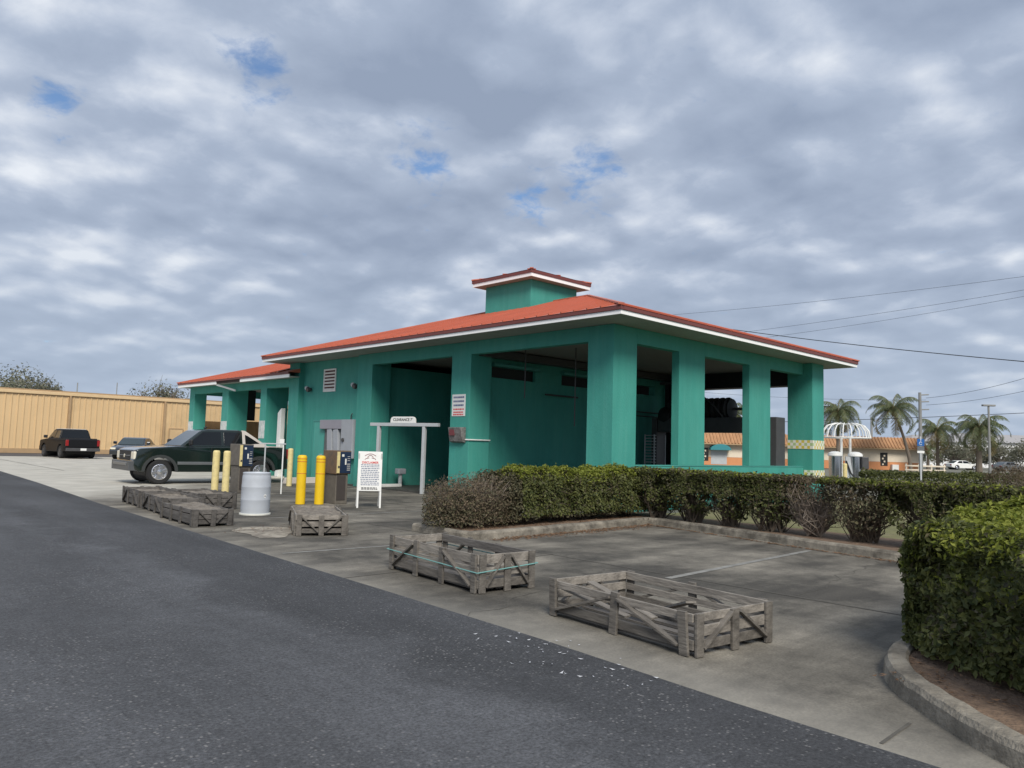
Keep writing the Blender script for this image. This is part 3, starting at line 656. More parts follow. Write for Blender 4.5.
# sign on the pillar
def blocks(name, parent, rows, width, x, mtx, material, h=.02, seed=1):
    """unreadable small print: word-long strokes"""
    rnd = random.Random(seed); mb = MB()
    for z, fill in rows:
        t = -width / 2 + rnd.uniform(0, .04) * width
        while t < width / 2 * fill:
            l = rnd.uniform(.05, .16) * width
            mb.box(t, min(t + l, width / 2), -x - .003, -x, z - h / 2, z + h / 2, mtx); t += l + .03 * width
    return mb.build(name, material, parent)
sg = thing('wall_sign', 'white notice with dark and red lines on pillar above the coin box', 'sign', (-.004, 5.89, 2.42))
sb = MB().box(-.012, 0, -.31, .31, 0, .66).build('sign_board', 'white', sg, bevel=.003)
mt = Matrix.Rotation(-pi / 2, 4, 'Z')
blocks('lettering', sg, [(.57, .9), (.45, .95), (.33, .9)], .5, .012, mt, 'ink', .055, 4)
blocks('lettering', sg, [(.21, .8), (.12, .9), (.05, .9)], .5, .012, mt, 'redink', .045, 9)

# ------------------------------------------------------------------ wash machine and rack inside the bay
g = thing('wash_gantry', 'black wash machine with coiled hoses standing inside the near bay', 'wash machine', (9, 2.6, .05))
mb = MB(); mb.box(-.35, .35, -2.1, 2.2, 2.2, 2.72); mb.build('cross_beam', 'darkgrey', g, bevel=.02)
for y in (-2.3, 2.4): MB().box(-.3, .3, y - .12, y + .12, 0, 2.72).build('leg', 'darkgrey', g, bevel=.02)
rot = Matrix.Translation((0, .15, 3.02)) @ Matrix.Rotation(pi / 2, 4, 'X')
pf_ = [(.0, -.85), (.2, -.84)]
for k in range(15): pf_ += [(.34 + .07 * (k % 2), -.80 + k * .11), (.36 + .05 * (k % 2), -.74 + k * .11)]
MB().lathe(pf_ + [(.2, .84), (0, .85)], 20, rot).build('brush_drum', 'dark', g, smooth=True)
MB().lathe([(.05, -1.95), (.05, 2.0)], 10, rot).build('drum_axle', 'darkgrey', g)
MB().lathe([(0, -2.1), (.36, -2.05), (.42, -1.8), (.36, -1.55), (0, -1.5)], 18, Matrix.Translation((0, .0, -.25)) @ rot).build('brush_drum', 'dark', g, smooth=True)
mb = MB(); mb.tube([(-.3, .9, 2.73), (-.42, .7, 3.3), (-.3, .3, 3.45), (-.42, -.2, 3.1), (-.36, -.5, 2.73)], .03, 6); mb.build('hose', 'darkgrey', g)
MB().box(-.25, .25, 1.0, 1.9, 2.722, 3.3).build('motor_housing', 'dark', g, bevel=.03)
rk = thing('drying_rack', 'narrow dark rack of grey bars against the bay wall', 'rack', (8.9, 5.0, .05))
mb = MB(); [mb.tube([(x, y, 0), (x, y, 2.1)], .025, 6) for x in (-.35, .35) for y in (-.12, .3)]; mb.build('frame', 'galv', rk)
mb = MB(); [mb.box(-.34, .34, -.1, .28, .3 + k * .11, .325 + k * .11) for k in range(17)]; mb.build('rungs', 'galv', rk)
cu = thing('curtain_brush', 'dark hanging cloth brush at the far mouth of the wash bay', 'brush', (9.9, 4.95, .3))
mb = MB()
for k in range(9): mb.box(-.2 + .05 * (k % 3), -.05 + .05 * (k % 3), -.35 + k * .08, -.29 + k * .08, .3, 3.8)
mb.build('strips', 'dark', cu); MB().box(-.3, .3, -.45, .45, 3.8, 3.9).build('carrier', 'darkgrey', cu)

# ------------------------------------------------------------------ self serve bays beyond
P = thing('bay_building', 'smaller teal wash bays with orange hip roof and broken fascia beyond the main wash', 'building', (0, 0, 0))
for y0, y1, dp_ in ((18.69, 19.26, 1.0), (22.56, 23.26, .95), (26.59, 27.23, .6)):
    mb = MB().box(0, dp_, y0, y1, 0, 4.06); c = mb.build('column', 'teal', P, bevel=.01)
    m2 = MB(); m2.box(-.012, -.001, y0 + .02, y1 - .02, 1.6, 2.35); m2.build('repair_patch', mat('bare white plaster', (.62, .62, .6), .8, var=.2, stain=(.2, .4, .36), sscale=4, samt=.7), c)
    MB().box(5.5, 6.1, y0, y1, 0, 3.72).build('column', 'teal', P, bevel=.015)
mb = MB(); mb.box(.003, .24, 16.74, 18.69, 3.722, 4.06); mb.box(.003, .24, 19.26, 22.56, 3.722, 4.06); mb.box(.003, .24, 23.26, 26.59, 3.722, 4.06); mb.build('beam', 'teal', P)
mb = MB(); mb.box(5.86, 6.1, 16.8, 27.23, 3.722, 4.06); mb.build('beam', 'teal', P); mb = MB(); mb.box(.602, 5.858, 26.99, 27.23, 3.722, 4.06); mb.build('beam', 'teal', P)
MB().box(-.42, 6.65, 16.76, 27.6, 4.065, 4.09).build('soffit', 'soffit', P)
f1 = MB(); f1.box(-.48, -.45, 15.85, 20.35, 4.03, 4.16); f1.build('fascia', 'fascia', P)
f1 = MB(); f1.box(-.48, -.45, 22.9, 27.6, 4.03, 4.16); f1.box(-.45, 6.7, 27.57, 27.6, 4.03, 4.16); f1.build('fascia', 'fascia', P)
MB().box(-.445, -.422, 20.35, 22.9, 4.05, 4.16).build('bare_fascia', mat('dark rotten board', (.05, .035, .03), .9), P)
MB().bar((-.44, 23.1, 4.05), (-.1, 21.6, 3.72), .03, .08).build('hanging_fascia', 'white', P)
e = MB(); e.box(-.51, -.46, 15.85, 27.63, 4.162, 4.24); e.box(-.46, 6.75, 27.58, 27.63, 4.162, 4.24); e.build('roof_edge', 'rooftrim', P)
hip_roof(P, -.52, 6.62, 16.8, 27.64, 4.245, 5.38, 3.05, 17.3, 23.6)
MB().box(-.448, -.004, 15.86, 16.74, 4.065, 4.09).build('soffit', 'soffit', P)
MB().prism([(-.52, 15.85, 4.245), (-.003, 15.85, 4.41), (-.003, 15.85, 4.25)], [(-.52, 16.8, 4.245), (-.003, 16.8, 4.41), (-.003, 16.8, 4.25)]).build('roof_return', 'roof', P)
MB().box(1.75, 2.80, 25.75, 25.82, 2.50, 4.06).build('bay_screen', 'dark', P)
MB().box(-.3, 6.3, 17.3, 27.5, -.03, .03).build('floor_slab', 'concretelight', P)
for (a, b, lab) in (((.9, 29.0), (6.9, 29.2), 'brown plywood board fence seen through the far wash bay'), ((1.6, 25.55), (3.3, 25.65), 'brown plywood panel standing in the middle wash bay')):
    t = thing('plywood_fence', lab, 'fence', (*a, 0), math.atan2(b[1] - a[1], b[0] - a[0])); l = math.dist(a, b)
    mb = MB(); [mb.box(k * 1.2, min(k * 1.2 + 1.19, l), 0, .03, .1, 2.45) for k in range(int(l / 1.2) + 1) if k * 1.2 < l]; mb.build('panel', 'plywood', t)
    mb = MB(); [mb.box(x - .04, x + .04, .032, .12, 0, 2.4) for x in (.1, l / 2, l - .1)]; mb.build('post', 'darkwood', t)
wp = thing('vacuum_cabinet', 'tall white cabinet with slanted top beside the teal end pier', 'cabinet', (.30, 17.85, .03))
MB().prism([(-.1, -.15, 0), (.1, -.15, 0), (.1, .15, 0), (-.1, .15, 0)], [(-.1, -.15, 2.85), (.1, -.15, 2.85), (.1, .15, 2.65), (-.1, .15, 2.65)]).build('housing', 'white', wp, bevel=.02)
MB().box(-.112, -.101, -.11, .11, .5, 1.6).build('access_door', 'white', wp, bevel=.004)

# ------------------------------------------------------------------ tan warehouse
W = thing('warehouse', 'long tan metal sided warehouse behind the parked cars', 'building', (0, 56, 0))
mb = MB(); x = -60.; prof = []
while x < 60:
    prof += [(x, 0), (x + .30, 0), (x + .325, -.05), (x + .39, -.05)]; x += .42
vs = [(a, b, 0) for a, b in prof] + [(a, b, 4.55) for a, b in prof]; n = len(prof)
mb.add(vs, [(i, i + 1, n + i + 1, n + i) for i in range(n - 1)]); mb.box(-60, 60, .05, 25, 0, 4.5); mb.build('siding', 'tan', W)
MB().box(-60, 60, -.16, .05, 4.56, 4.80).build('gutter', mat('tan gutter paint', (.66, .48, .27), .5, var=.08), W, bevel=.02)  # gutter has its own slightly paler tan paint
MB().box(-60, 60, -.10, .05, 4.802, 4.92).build('roof_edge', 'tantrim', W)
MB().prism([(-60, .06, 4.9), (-60, 25, 4.9), (-60, 12.5, 5.2)], [(60, .06, 4.9), (60, 25, 4.9), (60, 12.5, 5.2)]).build('roof', 'galv', W)
for x in (-14, 1.4, 8.65, 24): MB().box(x - .07, x + .07, -.2, -.05, 0, 4.55).build('downpipe', 'tantrim', W)
MB().box(-60, 60, -.09, -.05, 0, .35).build('base_trim', 'tantrim', W)
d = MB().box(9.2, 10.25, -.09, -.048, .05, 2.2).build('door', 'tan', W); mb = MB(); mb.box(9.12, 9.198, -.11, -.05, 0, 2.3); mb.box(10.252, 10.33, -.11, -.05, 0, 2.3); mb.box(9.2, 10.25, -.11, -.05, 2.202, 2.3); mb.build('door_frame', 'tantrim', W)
MB().box(11.6, 11.9, -.25, -.05, 3.05, 3.25).build('wall_lamp', 'darkgrey', W, bevel=.03)

# ------------------------------------------------------------------ vehicles (nose along local +x)
def arch(cx, r, zb, n=9):
    return [(cx + r * cos(a), max(zb, .36 + r * sin(a))) for a in [pi * k / n for k in range(n + 1)]]
def wheel(parent, x, y, side, r=.39, w=.26, spokes=6, rimm='chrome'):
    t = thing('wheel', None, None, (x, y, r)); t.parent = parent
    rot = Matrix.Rotation(-pi / 2 * side, 4, 'X')
    MB().lathe([(r * .62, -w / 2), (r * .9, -w / 2), (r * .98, -w / 2 + .03), (r, -w / 4), (r, w / 4), (r * .98, w / 2 - .03), (r * .9, w / 2), (r * .66, w / 2), (r * .62, w / 2 - .04), (r * .62, -w / 2)], 32, rot).build('tyre', 'tyre', t, smooth=True)
    mb = MB(); mb.lathe([(r * .64, -w / 2 + .02), (r * .64, w / 2 - .005), (r * .59, w / 2 + .002), (r * .56, w / 2 - .02), (r * .55, w / 2 - .09), (0, w / 2 - .10)], 28, rot)
    for k in range(spokes):
        a = 2 * pi * k / spokes + .2
        mb.prism([rot @ Vector((cos(a + s1) * r * q, sin(a + s1) * r * q, w / 2 - .085)) for q, s1 in ((.1, -.9), (.58, -.24), (.58, .24), (.1, .9))],
                 [rot @ Vector((cos(a + s1) * r * q, sin(a + s1) * r * q, w / 2 - .01)) for q, s1 in ((.1, -.8), (.57, -.20), (.57, .20), (.1, .8))])
    mb.lathe([(r * .2, w / 2 - .08), (r * .2, w / 2 + .0), (0, w / 2 + .012)], 16, rot)
    mb.build('rim', rimm, t)
    return t

def vehicle(name, label, cat, loc, rz, P):
    v = thing(name, label, cat, loc, rz)
    W = P['W']; hw = W / 2; zb = P['belt']; paint = P['paint']
    low = P['low'](P)
    # lower body lofted across the width so that the flank is rounded
    st = [(-hw + .0, .93, .0), (-hw * .97, .985, .0), (-hw * .80, 1., .0), (0, 1.006, 0), (hw * .80, 1., .0), (hw * .97, .985, .0), (hw, .93, .0)]
    xm = (max(p[0] for p in low) + min(p[0] for p in low)) / 2
    vs = []; n = len(low)
    for y, k, _ in st:
        for x, z in low: vs.append((xm + (x - xm) * (1 - (1 - k) * .30), y, zb - .28 + (z - (zb - .28)) * (k if z > zb - .28 else 1)))
    fs = [tuple(range(n)), tuple(reversed(range((len(st) - 1) * n, len(st) * n)))]
    for i in range(len(st) - 1):
        for k in range(n):
            k2 = (k + 1) % n; fs.append((i * n + k, i * n + k2, (i + 1) * n + k2, (i + 1) * n + k))
    mb = MB(); mb.add(vs, fs); body = mb.build('body', paint, v, bevel=.035, seg=3, smooth=True)
    # cabin
    cab = P['cab']; zt = max(p[1] for p in cab); yb, yt = hw * .94, hw * P.get('tumble', .76)
    def yw(z): return yb + (yt - yb) * (z - zb) / (zt - zb)
    A = [(x, -yw(z), z) for x, z in cab]; Bp = [(x, yw(z), z) for x, z in cab]
    MB().prism(A, Bp).build('cabin', P.get('cabpaint', paint), v, bevel=.05, seg=3)
    def pane(nm, poly, s, m='glass', off=.006):
        a = [(x, s * (yw(z) - .01), z) for x, z in poly]; b = [(x, s * (yw(z) + off), z) for x, z in poly]
        return MB().prism(a, b).build(nm, m, v, bevel=.004)
    for poly in P['side']:
        for s in (-1, 1): pane('side_window', poly, s)
    (xa, za), (xb_, zc) = P['front']
    def across(nm, a, b, inset, sgn, m):
        d = Vector((b[0] - a[0], 0, b[1] - a[1])).normalized(); nn = Vector((d.z, 0, -d.x)) * sgn
        if (nn.x > 0) != (sgn > 0): nn = -nn
        q = []
        for (x, z) in (a, b):
            y = yw(z) - inset; q.append((Vector((x, -y, z)), Vector((x, y, z))))
        poly = [q[0][0], q[0][1], q[1][1], q[1][0]]
        return MB().prism([p - nn * .02 for p in poly], [p + nn * .008 for p in poly]).build(nm, m, v)
    across('windscreen', (xa, za), (xb_, zc), .07, 1, 'windshield')
    if 'rear' in P: across('rear_window', P['rear'][0], P['rear'][1], .09, -1, P.get('rearglass', 'glass'))
    for x in P['wheels']:
        for s in (-1, 1): wheel(v, x, s * (hw - .14), s, P['r'], rimm=P.get('rimm', 'chrome'))
        MB().tube([(x, -hw + .25, P['r']), (x, hw - .25, P['r'])], P['r'] * .9, 16).build('wheel_well', 'dark', v)
    # mirrors, handles, lamps
    for s in (-1, 1):
        mx = P['mirror']; y = s * (hw + .02)
        MB().prism([(mx - .05, y, zb + .03), (mx + .06, y, zb + .03), (mx + .06, y, zb + .22), (mx - .05, y, zb + .24)], [(mx - .03, y + s * .22, zb + .05), (mx + .05, y + s * .22, zb + .05), (mx + .05, y + s * .22, zb + .22), (mx - .03, y + s * .22, zb + .24)]).build('wing_mirror', P.get('mirrorm', 'dark'), v, bevel=.03)
        for hx in P['handles']: MB().box(hx - .1, hx + .1, s * (hw - .03) - .012, s * (hw - .03) + .045, zb - .15, zb - .115).build('door_handle', P.get('handlem', 'dark'), v, bevel=.01)
        for (x0, x1, y0, y1, z0, z1, nm, m_) in P['lamps']:
            MB().box(x0, x1, *sorted((s * y0, s * y1)), z0, z1).build(nm, m_, v, bevel=.02)
    for nm, bx, m_ in P['bits']: MB().box(*bx).build(nm, m_, v, bevel=.012)
    return v, body, yw

def low_pickup(P):
    x0, x1, wf, wr, r, zb = P['x0'], P['x1'], P['wheels'][0], P['wheels'][1], P['r'] + .10, P['belt']
    pts = [(x0, .52), (x0 - .02, .75), (x0 + .02, zb - .01), (x0 + .1, zb + .02), (P['cowl'], zb + .005), (P['cowl'] + .15, zb), (x1 - .65, zb - .055), (x1 - .2, zb - .095), (x1 - .05, zb - .15), (x1 - .03, .86), (x1, .80), (x1 + .02, .62), (x1 - .02, .46), (x1 - .25, .40)]
    ar = [(x, z + P['r'] - .36) for x, z in arch(wf, r, .40)]; ar2 = [(x, z + P['r'] - .36) for x, z in arch(wr, r, .42)]
    return pts + [(ar[0][0], .40)] + ar[1:-1] + [(ar[-1][0], .40)] + [(ar2[0][0], .42)] + ar2[1:-1] + [(ar2[-1][0], .44)]

# dark green crew cab truck parked nose left
gx = dict(W=2.0, belt=1.25, paint='greencar', x0=-2.70, x1=2.52, wheels=(1.70, -1.68), r=.40, cowl=1.08, low=low_pickup,
    cab=[(1.10, 1.22), (.36, 1.80), (.12, 1.85), (-.92, 1.855), (-1.06, 1.82), (-1.06, 1.22)],
    side=[[(.86, 1.31), (.32, 1.75), (-.28, 1.77), (-.28, 1.31)], [(-.38, 1.31), (-.38, 1.77), (-.95, 1.77), (-.99, 1.31)]],
    front=((1.05, 1.27), (.40, 1.77)), rear=((-1.065, 1.35), (-1.065, 1.75)), mirror=.80, handles=(-.12, -.88),
    lamps=[(2.24, 2.515, .64, .985, .80, 1.05, 'headlight', 'lamp'), (2.18, 2.30, .90, .992, .80, 1.01, 'indicator', mat('amber lens', (.5, .16, .02), .2)), (-2.735, -2.60, .80, .985, .86, 1.22, 'tail_light', 'red')],
    bits=[('grille', (2.36, 2.53, -.63, .63, .76, 1.08), 'dark'), ('grille_bar', (2.525, 2.545, -.60, .60, .90, .925), 'silver'), ('bumper', (2.36, 2.66, -.985, .985, .44, .74), mat('grey bumper', (.10, .105, .11), .45, .3)), ('bumper_face', (2.65, 2.68, -.75, .75, .60, .70), 'silver'),
          ('rear_bumper', (-2.80, -2.62, -.95, .95, .50, .70), 'cladding'), ('tailgate_trim', (-2.735, -2.71, -.75, .75, 1.0, 1.2), 'cladding')])
V, body, yw = vehicle('pickup_truck', 'dark green crew cab pickup with grey sail panels parked nose left beside the bays', 'pickup truck', (-3.95, 15.12, -.003), rad(178), gx)
for s in (-1, 1):
    y = s * .99
    MB().box(-1.12, 1.16, *sorted((y - s * .02, y + s * .018)), .64, .74).build('side_moulding', 'silver', V, bevel=.01)
    MB().box(-1.10, 1.14, *sorted((y - s * .04, y + s * .004)), .40, .62).build('rocker_cladding', 'cladding', V, bevel=.01)
    for cx in gx['wheels']:
        a = [(cx + .57 * cos(t), s * 1.012, .42 + .54 * sin(t)) for t in [pi * k / 14 for k in range(15)]]; b = [(cx + .47 * cos(t), s * 1.012, .42 + .45 * sin(t)) for t in [pi * k / 14 for k in range(15)]]
        poly = a + b[::-1]; MB().prism(poly, [(x, y_ - s * .05, z) for x, y_, z in poly]).build('wheel_arch_trim', 'cladding', V)
    tri = [(-1.04, 1.85), (-1.16, 1.84), (-2.02, 1.27), (-1.04, 1.27)]
    MB().prism([(x, s * (.93 - (z - 1.25) * .30), z) for x, z in tri], [(x, s * (.85 - (z - 1.25) * .30), z) for x, z in tri]).build('sail_panel', 'sail', V, bevel=.012)
    tri = [(-1.14, 1.70), (-1.24, 1.66), (-1.66, 1.40), (-1.14, 1.36)]
    MB().prism([(x, s * (.936 - (z - 1.25) * .30), z) for x, z in tri], [(x, s * (.925 - (z - 1.25) * .30), z) for x, z in tri]).build('sail_window', 'glass', V)
    MB().box(.05, .075, *sorted((s * .985, s * 1.003)), .75, 1.22).build('door_gap', 'dark', V)
MB().tube([(2.50, .0, .90), (2.545, .0, .90)], .06, 10).build('grille_emblem', 'lamp', V)
MB().box(-2.55, -1.08, -.88, .88, 1.275, 1.305).build('bed_cover', 'sail', V, bevel=.02)
MB().tube([(.0, 0, 1.87), (-.08, 0, 1.95)], [.05, .02], 8).build('roof_antenna', 'dark', V)

# black pickup seen from behind
bp = dict(rimm='darkgrey', W=2.0, belt=1.22, paint='blackcar', x0=-2.75, x1=2.7, wheels=(1.75, -1.65), r=.41, cowl=1.2, low=low_pickup,
    cab=[(1.2, 1.2), (.45, 1.80), (.2, 1.86), (-.9, 1.86), (-1.12, 1.80), (-1.28, 1.2)],
    side=[[(.98, 1.29), (.42, 1.75), (-.25, 1.77), (-.25, 1.29)], [(-.33, 1.29), (-.33, 1.77), (-1.02, 1.76), (-1.12, 1.29)]],
    front=((1.15, 1.26), (.5, 1.76)), rear=((-1.25, 1.30), (-1.13, 1.76)), mirror=.95, handles=(-.1, -1.0),
    lamps=[(2.45, 2.66, .6, .96, .84, 1.04, 'headlight', 'lamp'), (-2.79, -2.62, .82, .99, .80, 1.18, 'tail_light', 'red')],
    bits=[('rear_bumper', (-2.92, -2.66, -.97, .97, .48, .68), 'darkgrey'), ('number_plate', (-2.935, -2.921, -.17, .17, .52, .66), 'white'), ('tailgate', (-2.80, -2.75, -.80, .80, .72, 1.2), 'blackcar'), ('front_bumper', (2.55, 2.8, -.97, .97, .45, .72), 'darkgrey'), ('bed_cover', (-2.6, -1.3, -.86, .86, 1.242, 1.29), 'dark'), ('roof_glint', (-.9, .3, -.68, .68, 1.862, 1.885), 'white')])  # white sheet on the cab roof paints the sky glint
vehicle('pickup_truck', 'black pickup seen from behind, parked before the tan warehouse', 'pickup truck', (-1.15, 44.6, -.003), rad(93), bp)

def low_car(P):
    x0, x1, wf, wr, r, zb = P['x0'], P['x1'], P['wheels'][0], P['wheels'][1], P['r'] + .06, P['belt']
    pts = [(x0 + .05, .40), (x0, .62), (x0 + .03, zb - .05), (x0 + .45, zb + .02), (P['cowl'], zb + .02), (x1 - .45, zb - .12), (x1 - .08, zb - .28), (x1, .55), (x1 - .05, .30)]
    ar = [(x, z + P['r'] - .36) for x, z in arch(wf, r, .26)]; ar2 = [(x, z + P['r'] - .36) for x, z in arch(wr, r, .26)]
    return pts + [(ar[0][0], .26)] + ar[1:-1] + [(ar[-1][0], .26)] + [(ar2[0][0], .26)] + ar2[1:-1] + [(ar2[-1][0], .28)]
sd_ = dict(W=1.82, belt=.94, paint='bluecar', x0=-2.3, x1=2.35, wheels=(1.40, -1.38), r=.33, cowl=1.0, low=low_car,
    cab=[(1.05, .92), (.35, 1.38), (.1, 1.44), (-.8, 1.43), (-1.15, 1.36), (-1.9, .95)],
    side=[[(.80, .99), (.33, 1.34), (-.35, 1.37), (-.35, .99)], [(-.43, .99), (-.43, 1.37), (-.95, 1.34), (-1.35, 1.02)]],
    front=((1.0, .97), (.38, 1.37)), rear=((-1.85, .98), (-1.18, 1.34)), rearglass='windshield', mirror=.72, handles=(-.2, -1.15), mirrorm='bluecar', handlem='bluecar',
    lamps=[(2.12, 2.30, .55, .86, .64, .76, 'headlight', 'lamp'), (-2.33, -2.15, .55, .88, .66, .82, 'tail_light', 'red')],
    bits=[('grille', (2.28, 2.36, -.45, .45, .45, .62), 'dark'), ('number_plate', (-2.34, -2.31, -.17, .17, .52, .64), 'white')])
vehicle('parked_car', 'dark blue grey sedan behind the nose of the green pickup', 'car', (2.5, 43.2, -.003), rad(238), sd_)
s2 = dict(sd_); s2['paint'] = 'blackcar'; s2['mirrorm'] = 'blackcar'; s2['handlem'] = 'blackcar'; s2['belt'] = 1.05
s2['cab'] = [(1.05, 1.03), (.45, 1.60), (.15, 1.68), (-1.5, 1.66), (-1.9, 1.55), (-2.1, 1.05)]; s2['side'] = [[(.84, 1.11), (.42, 1.55), (-.35, 1.6), (-.35, 1.11)], [(-.43, 1.11), (-.43, 1.6), (-1.5, 1.57), (-1.75, 1.11)]]
s2['front'] = ((1.0, 1.10), (.5, 1.58)); s2['rear'] = ((-2.07, 1.12), (-1.92, 1.52))
vehicle('parked_car', 'black hatchback half hidden behind the windscreen of the green pickup', 'car', (6.2, 43.5, -.003), rad(190), s2)

# ------------------------------------------------------------------ slatted wooden crates
def crate(label, x0, x1, y0, y1, h, wood='wood', soil=None, strap=False, rz=0., seed=1, ends='v', far_dark=False, long_brace=True, battens=(.0, .36, .68, 1.), group='weathered wooden crates set out along the driveway', gap=.03, drop=(), soilm='soil'):
    rnd = random.Random(seed); c = thing('wooden_crate', label, 'crate', ((x0 + x1) / 2, (y0 + y1) / 2, .0), rz, group)
    a, b = (x1 - x0) / 2, (y1 - y0) / 2; bt = .022; nb = 3; bh = (h - .05 - gap * (nb - 1)) / nb
    def j(s=.006): return rnd.uniform(-s, s)
    for s in (-1, 1):
        mb = MB()
        for k in range(nb):
            if (s, k) in drop: continue
            z = .045 + k * (bh + gap); x = s * (a - bt); mb.bar((x + j(), -b + j(), z + bh / 2 + j()), (x + j(), b + j(), z + bh / 2 + j()), bt, bh + j(.012), (0, 0, 1)) if False else mb.box(min(x, x + s * bt) + j(.004), max(x, x + s * bt) + j(.004), -b + j(.01), b + j(.01), z + j(), z + bh + j())
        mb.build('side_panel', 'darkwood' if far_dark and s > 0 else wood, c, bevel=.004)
        mb = MB()
        for k in range(nb):
            z = .045 + k * (bh + gap); y = s * (b - bt); mb.box(-a + bt + .004, a - bt - .004, min(y, y + s * bt) + j(.004), max(y, y + s * bt) + j(.004), z + j(), z + bh + j())
        mb.build('end_panel', wood, c, bevel=.004)
        xo = s * (a + .014)
        for t in battens:
            y = -b + .05 + (2 * b - .1) * t
            MB().bar((xo + j(), y + j(), 0.0), (xo + j(.01), y + j(.015), h + .01 + j(.01)), .028, .085, (0, 1, 0)).build('batten', wood, c, bevel=.004)
        ys = [-b + .05 + (2 * b - .1) * t for t in battens]
        if long_brace:
            xo2 = s * (a + .015)
            for (ya, yb_) in ((ys[0] + .05, ys[1] - .04), (ys[-1] - .05, ys[-2] + .04)):
                MB().bar((xo2, ya, .07), (xo2, yb_, h - .03), .022, .06, (1, 0, 0)).build('brace', wood, c, bevel=.003)
        yo = s * (b + .013)
        for x in (-a + .045, 0, a - .045): MB().bar((x + j(.01), yo, .0), (x + j(.01), yo, h + j(.012)), .085, .026, (0, 1, 0)).build('batten', wood, c, bevel=.004)
        for sx in (-1, 1):
            p, q = (sx * (a - .09), h - .03), (sx * .05, .06)
            if ends == 'x': p, q = (sx * .05, h - .03), (sx * (a - .09), .06)
            MB().bar((p[0], yo, p[1]), (q[0], yo, q[1]), .022, .055, (0, 1, 0)).build('brace', wood, c, bevel=.003)
    mb = MB()
    for k in range(6):
        x = -a + .06 + k * (2 * a - .12) / 5; mb.box(x - .045, x + .045, -b + .03, b - .03, .03 + j(.004), .045 + j(.004))
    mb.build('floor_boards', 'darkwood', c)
    if soil is not None:
        n, m_ = 10, 16; vs = []; fs = []
        for i in range(n + 1):
            for k in range(m_ + 1):
                x = -a + .028 + (2 * a - .056) * i / n; y = -b + .028 + (2 * b - .056) * k / m_
                vs.append((x, y, soil * h + .05 * noise.noise((x * 4 + seed, y * 4, 0)) + .02 * noise.noise((x * 13, y * 13, seed))))
        for i in range(n):
            for k in range(m_): fs.append((i * (m_ + 1) + k, (i + 1) * (m_ + 1) + k, (i + 1) * (m_ + 1) + k + 1, i * (m_ + 1) + k + 1))
        raw('soil', vs, fs, soilm, c)
    if strap:
        A, Bb, z = a + .034, b + .034, h * .60
        ring_ = [(-A, -Bb, z - .02), (A, -Bb, z + .03), (A, Bb, z + .02), (-A, Bb, z), (-A, -Bb, z - .02)]
        mb = MB()
        for p, q in zip(ring_[:-1], ring_[1:]): mb.bar(p, q, .006, .022, (0, 0, 1)) if False else mb.tube([p, q], .007, 6)
        mb.build('strap', 'strap', c)
    return c
crate('grey slatted crate tied with a teal strap, beside the hedge corner', -9.08, -8.32, -5.63, -3.77, .40, strap=True, far_dark=True, soil=.24, soilm='darkwood', seed=3, rz=rad(-5.5), long_brace=True, ends='x', drop=((1, 1),))  # added dark fill and dark far side blacken the crate's inside
CRB = crate('widest empty grey crate, nearest of all, with long diagonal braces on the stall', -9.35, -8.37, -8.46, -6.78, .33, seed=5, rz=rad(-7), battens=(.02, .5, 1.), ends='x', drop=((-1, 1),))
for q in ((-9.02, -6.95, .30, -8.95, -7.7, .10), (-8.5, -7.4, .08, -8.95, -8.1, .31), (-9.3, -6.9, .26, -9.18, -7.6, .12)):
    MB().bar(Vector(q[:3]) - CRB.location, Vector(q[3:]) - CRB.location, .09, .018).build('loose_board', 'wood', CRB)
crate('grey crate full of soil, end with two diagonals, before the yellow bollards', -8.07, -7.25, -.50, 1.40, .34, soil=.86, seed=8, wood='wood', rz=rad(-25), ends='v')
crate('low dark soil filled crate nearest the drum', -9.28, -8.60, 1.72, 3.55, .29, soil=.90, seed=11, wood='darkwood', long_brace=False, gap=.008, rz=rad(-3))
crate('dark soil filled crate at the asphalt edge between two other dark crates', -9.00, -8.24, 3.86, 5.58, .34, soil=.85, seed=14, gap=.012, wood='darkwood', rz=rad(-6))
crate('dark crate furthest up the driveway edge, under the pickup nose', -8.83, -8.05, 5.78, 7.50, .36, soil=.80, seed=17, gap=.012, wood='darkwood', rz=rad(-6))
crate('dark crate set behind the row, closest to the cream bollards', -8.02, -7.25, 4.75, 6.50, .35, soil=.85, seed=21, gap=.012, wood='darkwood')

# ------------------------------------------------------------------ bollards, drum, kiosks, signs
def bollard(label, x, y, h, r, m, group, bands=False, cap=.03):
    t = thing('bollard', label, 'bollard', (x, y, 0), 0, group)
    MB().lathe([(r, 0), (r, h - cap * 2), (r * .93, h - cap), (r * .7, h - cap * .2), (0, h)], 24).build('post', m, t, smooth=False)
    if bands:
        for z in (h - .10, h - .17, h - .46): MB().lathe([(r + .001, z), (r + .004, z + .003), (r + .004, z + .013), (r + .001, z + .016)], 24).build('band', mat('orange red band', (.55, .16, .03), .5), t)
    return t
bollard('bright yellow sleeved bollard, left of the pair before the kiosk', -5.33, 5.42, 1.20, .115, 'yellow', 'bright yellow bollards before the kiosk', True)
bollard('bright yellow sleeved bollard, right of the pair and next to the kiosk', -4.93, 5.22, 1.20, .115, 'yellow', 'bright yellow bollards before the kiosk', True)
bollard('faded cream bollard, further from the drum of the pair before the green pickup', -5.98, 9.02, 1.22, .095, 'cream', 'faded cream bollards')
bollard('faded cream bollard, closer to the drum of the pair before the green pickup', -5.86, 8.60, 1.22, .095, 'cream', 'faded cream bollards')
bollard('slim pale cream bollard behind the bright yellow pair, by the teal wall', -2.1, 12.25, 1.28, .09, 'cream', 'faded cream bollards')
